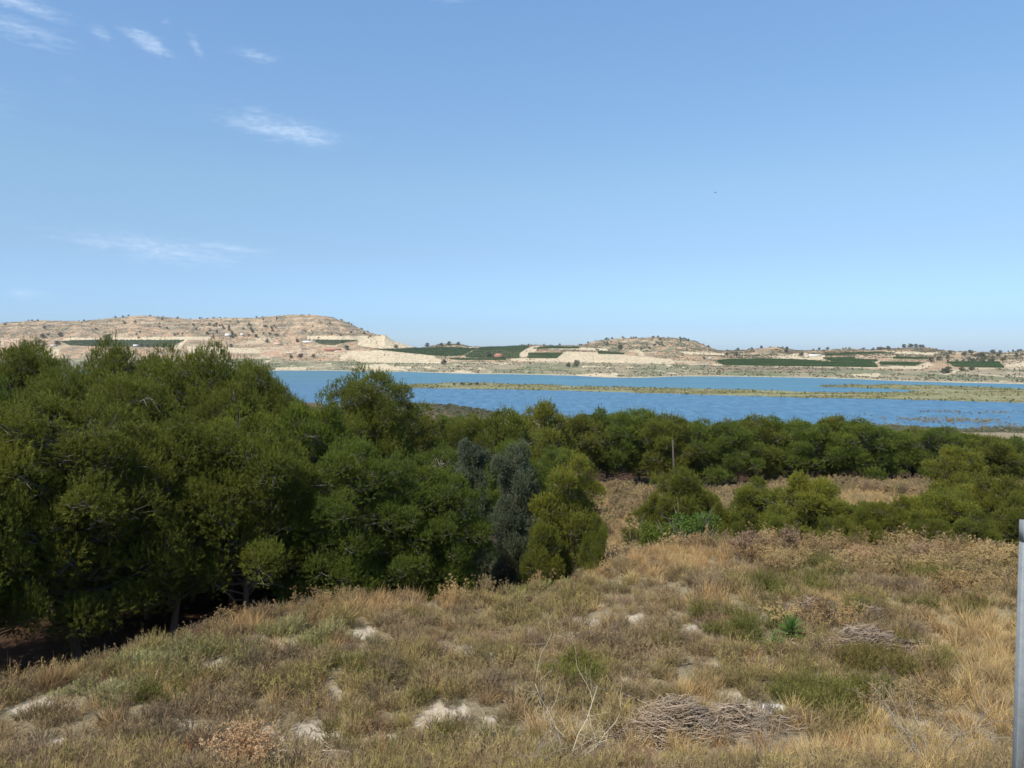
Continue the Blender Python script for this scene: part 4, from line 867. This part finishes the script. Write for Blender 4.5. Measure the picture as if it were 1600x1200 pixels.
# ------------------------------------------------------------------ sand bar and shoals with reeds
m_bar, n, out = mat('bar_sand'); P = geo_pos(n); f = noise(n, P, .12, 4, .6)
principled(n, out, ramp(n, f, [(.35, (.28, .26, .15)), (.5, (.19, .19, .09)), (.65, (.24, .20, .11))]), .95, .1, bump=f, bs=.5, bd=.3)
def bar(name, tab, hgt, label=None):
    """tab rows: photo x, upper row, lower row on the water plane"""
    a = np.array(tab, float); xs = np.arange(a[0, 0], a[-1, 0] + .1, 3.0); up = np.interp(xs, a[:, 0], a[:, 1]); lo = np.interp(xs, a[:, 0], a[:, 2])
    up = up + (fbm(xs / 14, xs * 0 + 3, 3) - .5) * 1.6; lo = lo + (fbm(xs / 18, xs * 0 + 8, 3) - .5) * 1.4
    nv = 13; V = []
    for j in range(nv):
        t = j / (nv - 1); Y = 1 / ((1 - t) * (lo - HOR) / (EYE * F) + t * (up - HOR) / (EYE * F)); X = (xs - 800) / F * Y
        z = np.sin(PI * t) ** .5 * hgt * (.6 + .8 * fbm(X / 30, Y / 60, 3)) * np.clip(np.minimum(xs - xs[0], 60) / 60 + .25, 0, 1) - .12
        V.append(np.stack([X, Y, z], 1))
    V = np.array(V); n1_, n2_ = V.shape[:2]; I = np.arange(n1_ * n2_).reshape(n1_, n2_)
    Q = np.stack([I[:-1, :-1], I[:-1, 1:], I[1:, 1:], I[1:, :-1]], -1).reshape(-1, 4)
    tag(link(name, mk(name, V.reshape(-1, 3), Q, m_bar, None, True)), kind='structure'); return V
b1 = bar('sand_bar', [(612, 603, 605), (640, 600.5, 606), (700, 598, 607), (760, 597.5, 608), (800, 600, 608.5), (850, 601, 609.5), (900, 603, 611), (1000, 605.5, 614), (1100, 607.5, 617), (1180, 609.5, 619), (1250, 611.5, 621), (1300, 613, 622),
               (1400, 613.5, 624), (1440, 610, 625), (1500, 606.5, 627), (1600, 609, 630), (1900, 614, 638)], .7)
b2 = bar('sand_spit', [(1282, 603.2, 604.2), (1330, 601.5, 605.5), (1400, 601, 608), (1450, 602, 611), (1520, 604, 613), (1600, 607, 614), (1900, 612, 618)], .6)
def on_bar(V, n_, rg, edge=True):
    i = rg.integers(0, V.shape[0], n_); j = rg.integers(0, V.shape[1] - 1, n_); t = rg.random(n_)[:, None]
    return V[i, j] * (1 - t) + V[i, j + 1] * t + rg.normal(size=(n_, 3)) * [1.5, 4, 0]
V_reed = veg_mat('reed_bed', (0.184, 0.179, 0.076), (0.292, 0.291, 0.123), (0.335, 0.246, 0.123), .02, .2, .35, .45, .55)
V_reedg = veg_mat('lake_shrub', (0.120, 0.145, 0.058), (0.225, 0.261, 0.098), (0.300, 0.246, 0.117), .02, .2, .35)
reed = [tuft(400 + i, 26, 1.2, 1.4, .22, V_reed, seg=1, curve=1.2) for i in range(3)] + [small_bush(405, 2.0, 1.5, 260, .4, V_reedg)]
pts = np.concatenate([on_bar(b1, 24000, rg), on_bar(b2, 8000, rg)]); pts = pts[fbm(pts[:, 0] / 40, pts[:, 1] / 14, 3) + rg.normal(size=len(pts)) * .04 > .44]; pts[:, 2] = np.maximum(pts[:, 2], -.1)
ix = np.where(rg.random(len(pts)) < .05, 3, rg.integers(0, 3, len(pts)))
gn_scatter('reeds', reed, pts, 0, .1, rg.uniform(.4, 1.05, len(pts)), 'brown and green reeds growing along the long sand bar in the lake', 'reeds', idx=ix, seed=20)
for k, (px, w, lab) in enumerate([(710, 1.3, 'left'), (722, 1.7, ''), (735, 1.5, ''), (746, 1.8, 'right'), (757, 1.1, '')]):
    p = at(px, 602, EYE * F / (602 - HOR)); o = link('island_shrub', bm[k % 3], loc=(p[0], p[1], .2)); o.scale = (w * 1.7, w * 1.7, w * .95)
    tag(o, 'dark shrub on the left hump of the sand bar, %s' % ['first from the left', 'second from the left', 'third from the left', 'fourth and largest', 'fifth and last to the right'][k], 'shrub', 'shrubs on the sand bar')
pts = []
for cx, cy, w, h, n_ in [(1440, 655, 30, 3, 60), (1490, 657, 45, 4, 190), (1540, 658, 24, 3, 70), (1475, 643, 30, 1.6, 40), (1560, 645, 45, 2, 60), (1385, 664, 30, 2, 40), (1360, 650, 60, 8, 26), (1600, 668, 60, 5, 120), (1540, 668, 60, 4, 60)]:
    x = cx + rg.normal(size=n_) * w * .6; y = np.maximum(cy + rg.normal(size=n_) * h * .6, 636); Y = EYE * F / (y - HOR); pts.append(np.stack([(x - 800) / F * Y, Y, Y * 0 - .1], 1))
pts = np.concatenate(pts); gn_scatter('flooded_scrub', [tuft(410, 40, 1.0, 1.2, .12, V_reed, seg=1, curve=1.5), small_bush(411, 1.3, 1.3, 220, .22, V_pink)], pts, 0, .2, rg.uniform(.5, 1.1, len(pts)), 'brown drowned scrub poking out of the water near the right shore', 'scrub', seed=21)

# ------------------------------------------------------------------ across the lake: scattered trees, orchards, houses
def hill_z(X, Y):
    j = int(np.clip(np.searchsorted(XC, X / Y * F + 800), 0, len(XC) - 1)); return float(np.interp(Y, DD[:, j], ZZ[:, j]))
ft = [small_bush(320 + i, 5.0, 2.9, 420, .75, M_fart) for i in range(4)]
def far_tree(px, py, hpx, label, group, wide=1.0, name='far_tree'):
    p = on_hill(px, py); h = hpx / F * p[1]; o = link(name, ft[int(rg.integers(0, 4))], loc=(p[0], p[1], p[2] - .3)); s = h / 5.0
    o.scale = (s * wide, s * wide, s); o.rotation_euler[2] = rg.random() * 6; tag(o, label, 'tree', group); return o
def ft_region(n_, box_, hr, label, group, skyline=False, clus=None, wide=1.1):
    k = 0; it = 0
    while k < n_ and it < 6000:
        it += 1; x = rg.uniform(box_[0], box_[2])
        if skyline: y = float(sky_t(x)) + rg.uniform(-.3, 1.0)
        else:
            y = rg.uniform(box_[1], box_[3])
            if y < float(sky_t(x)) + 1.2: continue
        if clus and fbm(x / 30, y / 10 + clus, 3) < .47: continue
        far_tree(x, y, rg.uniform(*hr), label, group, wide * rg.uniform(.8, 1.2)); k += 1
ft_region(62, (-30, 498, 585, 530), (2.2, 4.6), 'small dark tree dotted on the rocky slope of the long hill on the left', 'trees dotted over the left hill', clus=1)
ft_region(40, (-30, 0, 590, 0), (1.6, 3.2), 'small bush on the skyline of the long hill on the left', 'bushes on the left skyline', skyline=True)
ft_region(26, (300, 508, 430, 530), (3, 6), 'dark tree in the wooded fold of the left hill, right of the long green field', 'trees in the fold of the left hill')
ft_region(34, (928, 531, 1112, 548), (2, 4.5), 'tree on the small rounded hill in the middle of the far shore', 'trees on the small middle hill', clus=3)
ft_region(24, (925, 0, 1125, 0), (2, 4), 'tree on the skyline of the small rounded middle hill', 'trees on the middle skyline', skyline=True)
ft_region(26, (1120, 0, 1400, 0), (2.5, 5), 'dark tree on the low skyline between the middle hill and the terraced hill', 'trees on the right skyline', skyline=True)
ft_region(12, (790, 0, 925, 0), (2, 3.6), 'tree on the skyline above the cream terraces', 'trees above the cream terraces', skyline=True)
ft_region(40, (1475, 552, 1610, 568), (4, 8), 'grey-green tree in the loose grove at the right end of the far shore', 'grove at the right of the far shore')
ft_region(10, (1560, 0, 1640, 0), (3, 5), 'tree on the skyline at the far right edge', 'trees on the far right skyline', skyline=True)
ft_region(24, (430, 556, 1600, 584), (1.5, 3), 'low bush on the scrubby slope just above the far shoreline', 'bushes above the far shoreline')
for a in [(62, 540, 10, 'broad tree beside the low farm on the left'), (91, 541, 9, 'round tree at the left end of the long green field'), (68, 529, 8, 'tree above the low farm on the left'), (96, 526, 7, 'narrow tree on the slope above the green field'),
          (170, 531, 9, 'tall tree at the upper edge of the long green field'), (40, 536, 6, 'small tree left of the low farm'), (222, 543, 7, 'tree at the lower edge of the long green field'), (232, 544, 5, 'bush at the lower right of the green field'),
          (340, 541, 8, 'dark tree on the terraces right of the green field'), (362, 543, 6, 'low wide tree on the terraces'), (418, 536, 6, 'tree beside the cream house'), (465, 535, 6, 'tree left of the terraced villa'), (470, 561, 9, 'wide dark tree above the shore, right one'),
          (455, 560, 6, 'lower tree left of the wide dark shore tree'), (490, 559, 6, 'tree beside the pale track above the shore'), (542, 547, 8, 'single dark tree right of the brown farm row'), (619, 544, 6, 'tree at the foot of the cream embankment'),
          (694, 570, 9, 'lone round tree above the shore, below the green orchards'), (763, 558, 10, 'round tree beside the red-roofed house'), (668, 541, 7, 'tree on the skyline left of the bare knoll'), (690, 540, 5, 'bush on the bare knoll'), (702, 540, 7, 'tree on the bare knoll'), (716, 540, 6, 'tree at the right end of the bare knoll'),
          (888, 573, 7, 'left of the two trees in the scrub by the middle shore'), (901, 573, 10, 'right and taller of the two trees in the scrub by the middle shore'), (969, 546, 8, 'tree at the left foot of the middle hill'), (1150, 556, 7, 'tree right of the tilled cream field'), (1135, 556, 6, 'tree over the right end of the cream field'),
          (1100, 562, 4, 'bush beside the tiny white hut'), (1252, 558, 8, 'dark tree left of the long white building'), (1228, 552, 7, 'tree above the right orchard'), (1412, 541, 6, 'leftmost of the pines on the terraced hilltop'), (1422, 542, 7, 'second pine on the terraced hilltop'), (1430, 542, 6, 'third pine on the terraced hilltop'),
          (1437, 543, 5, 'fourth pine on the terraced hilltop'), (1441, 543, 5, 'rightmost of the pines on the terraced hilltop'), (1387, 546, 6, 'round tree left of the hilltop pines'), (1376, 547, 6, 'tree two left of the hilltop pines'), (1455, 566, 8, 'tree on the bare bank below the terraced hill'), (1467, 564, 8, 'tree at the right foot of the terraced hill'),
          (1534, 560, 10, 'dark large tree before the bare slope on the right'), (1482, 583, 11, 'big pale green tree near the right shore track'), (1475, 584, 9, 'bushy tree beside the big pale green tree'), (1503, 580, 8, 'tree right of the big pale green tree'), (1519, 579, 8, 'last tree of the row by the right shore track')]:
    far_tree(a[0], a[1], a[2], a[3], 'single trees on the far shore', 1.25)
# uncounted low scrub on all far slopes
k_ = 42000; px = rg.uniform(-60, 1680, k_); tt = np.where(rg.random(k_) < .55, rg.uniform(3.02, 3.99, k_), rg.uniform(1.02, 3.98, k_)); cols = np.clip(np.searchsorted(XC, px), 0, len(XC) - 1); rws = np.array([int(np.searchsorted(TT[:, 0], t)) for t in tt])
ok = (fbm(px / 20, tt * 4, 3) > np.where(tt > 3, .36, .46)) & (col[rws, cols, 0] > .16) & (col[rws, cols, 0] < .56); P4 = np.stack([XX[rws, cols], DD[rws, cols], ZZ[rws, cols]], 1)[ok]
gn_scatter('hill_scrub', [small_bush(340 + i, 1.7, 1.9, 60, .8, M_fart) for i in range(3)], P4, 0, .1, rg.uniform(.5, 1.25, len(P4)), 'low grey-green scrub speckling the hills and slopes across the lake', 'scrub', seed=30)
# citrus orchards in rows
M_cit = leaf_mat('orchard_leaves', (.040, .085, .022), (.065, .125, .030), (.085, .15, .04), .25, .03)
cit = [small_bush(350 + i, 3.0, 2.0, 150, .8, M_cit) for i in range(3)]
names = {'a': 'long flat green orchard on the left under the rocky hill', 'b': 'small orchard below the cream retaining bank', 'c': 'wide dark green orchard behind the pale track, left part', 'd': 'wide dark green orchard right of the diagonal track', 'e': 'small orchard between cream terraces',
         'f': 'thin orchard strip at the top of the cream terraces', 'g': 'long dark orchard on the right half of the far shore', 'h': 'orchard block below the long white building', 'i': 'orchard strip on the terraced hill', 'j': 'lowest orchard strip of the terraced hill',
         'k': 'upper orchard strip left on the terraced hill', 'l': 'young orchard strip before the red-roofed house', 'm': 'thin hedge-like orchard below the middle hill', 'n': 'short orchard strip between pale terraces', 'o': 'grey-green olive orchard at the right'}
for k_, pl_ in ORCH.items():
    a = np.array([on_hill(x, y)[:2] for x, y in pl_]); x0_, y0_ = a.min(0) - 30; x1_, y1_ = a.max(0) + 30
    sp = 7.0 if (x1_ - x0_) * (y1_ - y0_) < 1.6e5 else 8.5; gx = np.arange(x0_, x1_, 4.0); gy = np.arange(y0_, y1_, sp); GX, GY = np.meshgrid(gx, gy); GX = GX.ravel() + rg.normal(size=GX.size) * .25; GY = GY.ravel() + rg.normal(size=GY.size) * .25
    ppx = GX / GY * F + 800; k1 = (ppx > pl_[0][0] - 400); GX, GY, ppx = GX[k1], GY[k1], ppx[k1]
    Z = np.array([hill_z(x, y) for x, y in zip(GX, GY)]); ppy = HOR + (EYE - Z) / GY * F; ins = inpoly(ppx, ppy, pl_)
    P5 = np.stack([GX, GY, Z], 1)[ins]
    if len(P5): gn_scatter('orchard', cit, P5, 0, .05, rg.uniform(.85, 1.15, len(P5)), names[k_], 'orchard', seed=40)

m_wallw, n, out = mat('white_render'); f = noise(n, geo_pos(n), .6, 3); principled(n, out, ramp(n, f, [(.3, (.62, .59, .53)), (.7, (.74, .71, .66))]), .9, .2)
m_wallc, n, out = mat('cream_render'); f = noise(n, geo_pos(n), .6, 3); principled(n, out, ramp(n, f, [(.3, (.52, .43, .31)), (.7, (.62, .52, .39))]), .9, .2)
m_redw, n, out = mat('red_render'); principled(n, out, (.36, .18, .13), .9, .2)
m_roof, n, out = mat('clay_tiles'); wv = nd(n, 'ShaderNodeTexWave'); wv.inputs['Scale'].default_value = 2.5; n.links.new(geo_pos(n), wv.inputs['Vector']); principled(n, out, mixc(n, wv.outputs['Fac'], (.36, .15, .09), (.50, .25, .16)), .9, .2)
m_flat, n, out = mat('grey_roof'); principled(n, out, (.5, .48, .44), .9, .2)
m_dark, n, out = mat('window_glass'); principled(n, out, (.03, .035, .04), .15, .5)
def house(px, py, wpx, hpx, wall, roof, label, flat=False, rz=.1, ratio=.6, name='house'):
    p = on_hill(px, py); w = wpx / F * p[1]; h = hpx / F * p[1]; d = w * ratio; e = empty(name, p - [0, 0, .6], rz); tag(e, label, 'house'); hw_ = h * (.95 if flat else .68) + .6
    G = Geo(); box(G, (0, 0, hw_ / 2), (w, d, hw_)); link('wall', G.mesh('wall', wall), e)
    G = Geo()
    if flat: box(G, (0, 0, hw_ + .15), (w + .5, d + .5, .3))
    else:
        hh_ = h * .34; V = np.array([(-w / 2 - .5, -d / 2 - .5, hw_), (w / 2 + .5, -d / 2 - .5, hw_), (w / 2 + .5, d / 2 + .5, hw_), (-w / 2 - .5, d / 2 + .5, hw_), (-w / 2 * .55, 0, hw_ + hh_), (w / 2 * .55, 0, hw_ + hh_)])
        G.add(V, np.array([(0, 1, 5), (0, 5, 4), (2, 3, 4), (2, 4, 5), (1, 2, 5), (3, 0, 4), (0, 2, 1), (0, 3, 2)]))
    link('roof', G.mesh('roof', roof), e); k = max(2, int(w / 5))
    for i in range(k):
        x = -w / 2 + (i + .5) * w / k; G = Geo(); dr = i == k // 2; box(G, (x, -d / 2 - .02, 1.7 if dr else hw_ * .58), (1.1, .1, 2.2 if dr else 1.4)); link('door' if dr else 'window', G.mesh('pane', m_dark), e)
house(779, 559, 13, 6.5, m_redw, m_roof, 'red-walled house with red roof between the orchards', ratio=.5)
house(357, 526, 8, 4.5, m_wallw, m_flat, 'small white house in the wooded fold of the left hill', True)
house(379, 525, 4, 4, m_wallw, m_flat, 'tiny white hut right of the small white house in the fold', True)
house(435, 539, 12, 6, m_wallc, m_roof, 'cream house on the terraces of the left hill')
house(482, 536, 16, 3.6, m_wallw, m_flat, 'long white villa with terraces left of the small orchard', True, ratio=.4)
house(483, 532, 4, 4, m_wallc, m_flat, 'cream tower annex standing behind the long white villa', True, ratio=1)
house(1273, 557, 19, 3.6, m_wallw, m_flat, 'long low white building above the right orchard', True, ratio=.3)
house(62, 540, 18, 4, m_wallc, m_roof, 'low cream farmhouse among trees left of the long green field')
house(84, 541, 8, 4, m_wallw, m_roof, 'small white barn right of the low cream farmhouse')
house(213, 542, 7, 3.4, m_wallw, m_flat, 'pale hut at the lower edge of the long green field', True)
house(1109, 561, 4, 3, m_wallw, m_flat, 'tiny white hut at the left end of the long right orchard', True)
house(520, 548, 26, 3.6, m_redw, m_roof, 'long reddish-brown farm row below the small orchard', ratio=.25)
house(455, 553, 16, 3, m_wallc, m_flat, 'long cream shed above the shore scrub on the left', True, ratio=.3)

# ------------------------------------------------------------------ air between the hills and the camera
m_haze = bpy.data.materials.new('haze'); m_haze.use_nodes = True; n = m_haze.node_tree; n.nodes.clear(); out = n.nodes.new('ShaderNodeOutputMaterial')
pv = n.nodes.new('ShaderNodeVolumePrincipled'); pv.inputs['Density'].default_value = HAZE; pv.inputs['Color'].default_value = (.86, .92, 1.0, 1); pv.inputs['Anisotropy'].default_value = .1
n.links.new(pv.outputs[0], out.inputs['Volume'])
G = Geo(); box(G, (0, 100, 100), (30000, 11400, 230)); o = link('haze', G.mesh('haze', m_haze)); tag(o, 'thin pale haze in the air over the lake', 'haze', None, 'stuff')
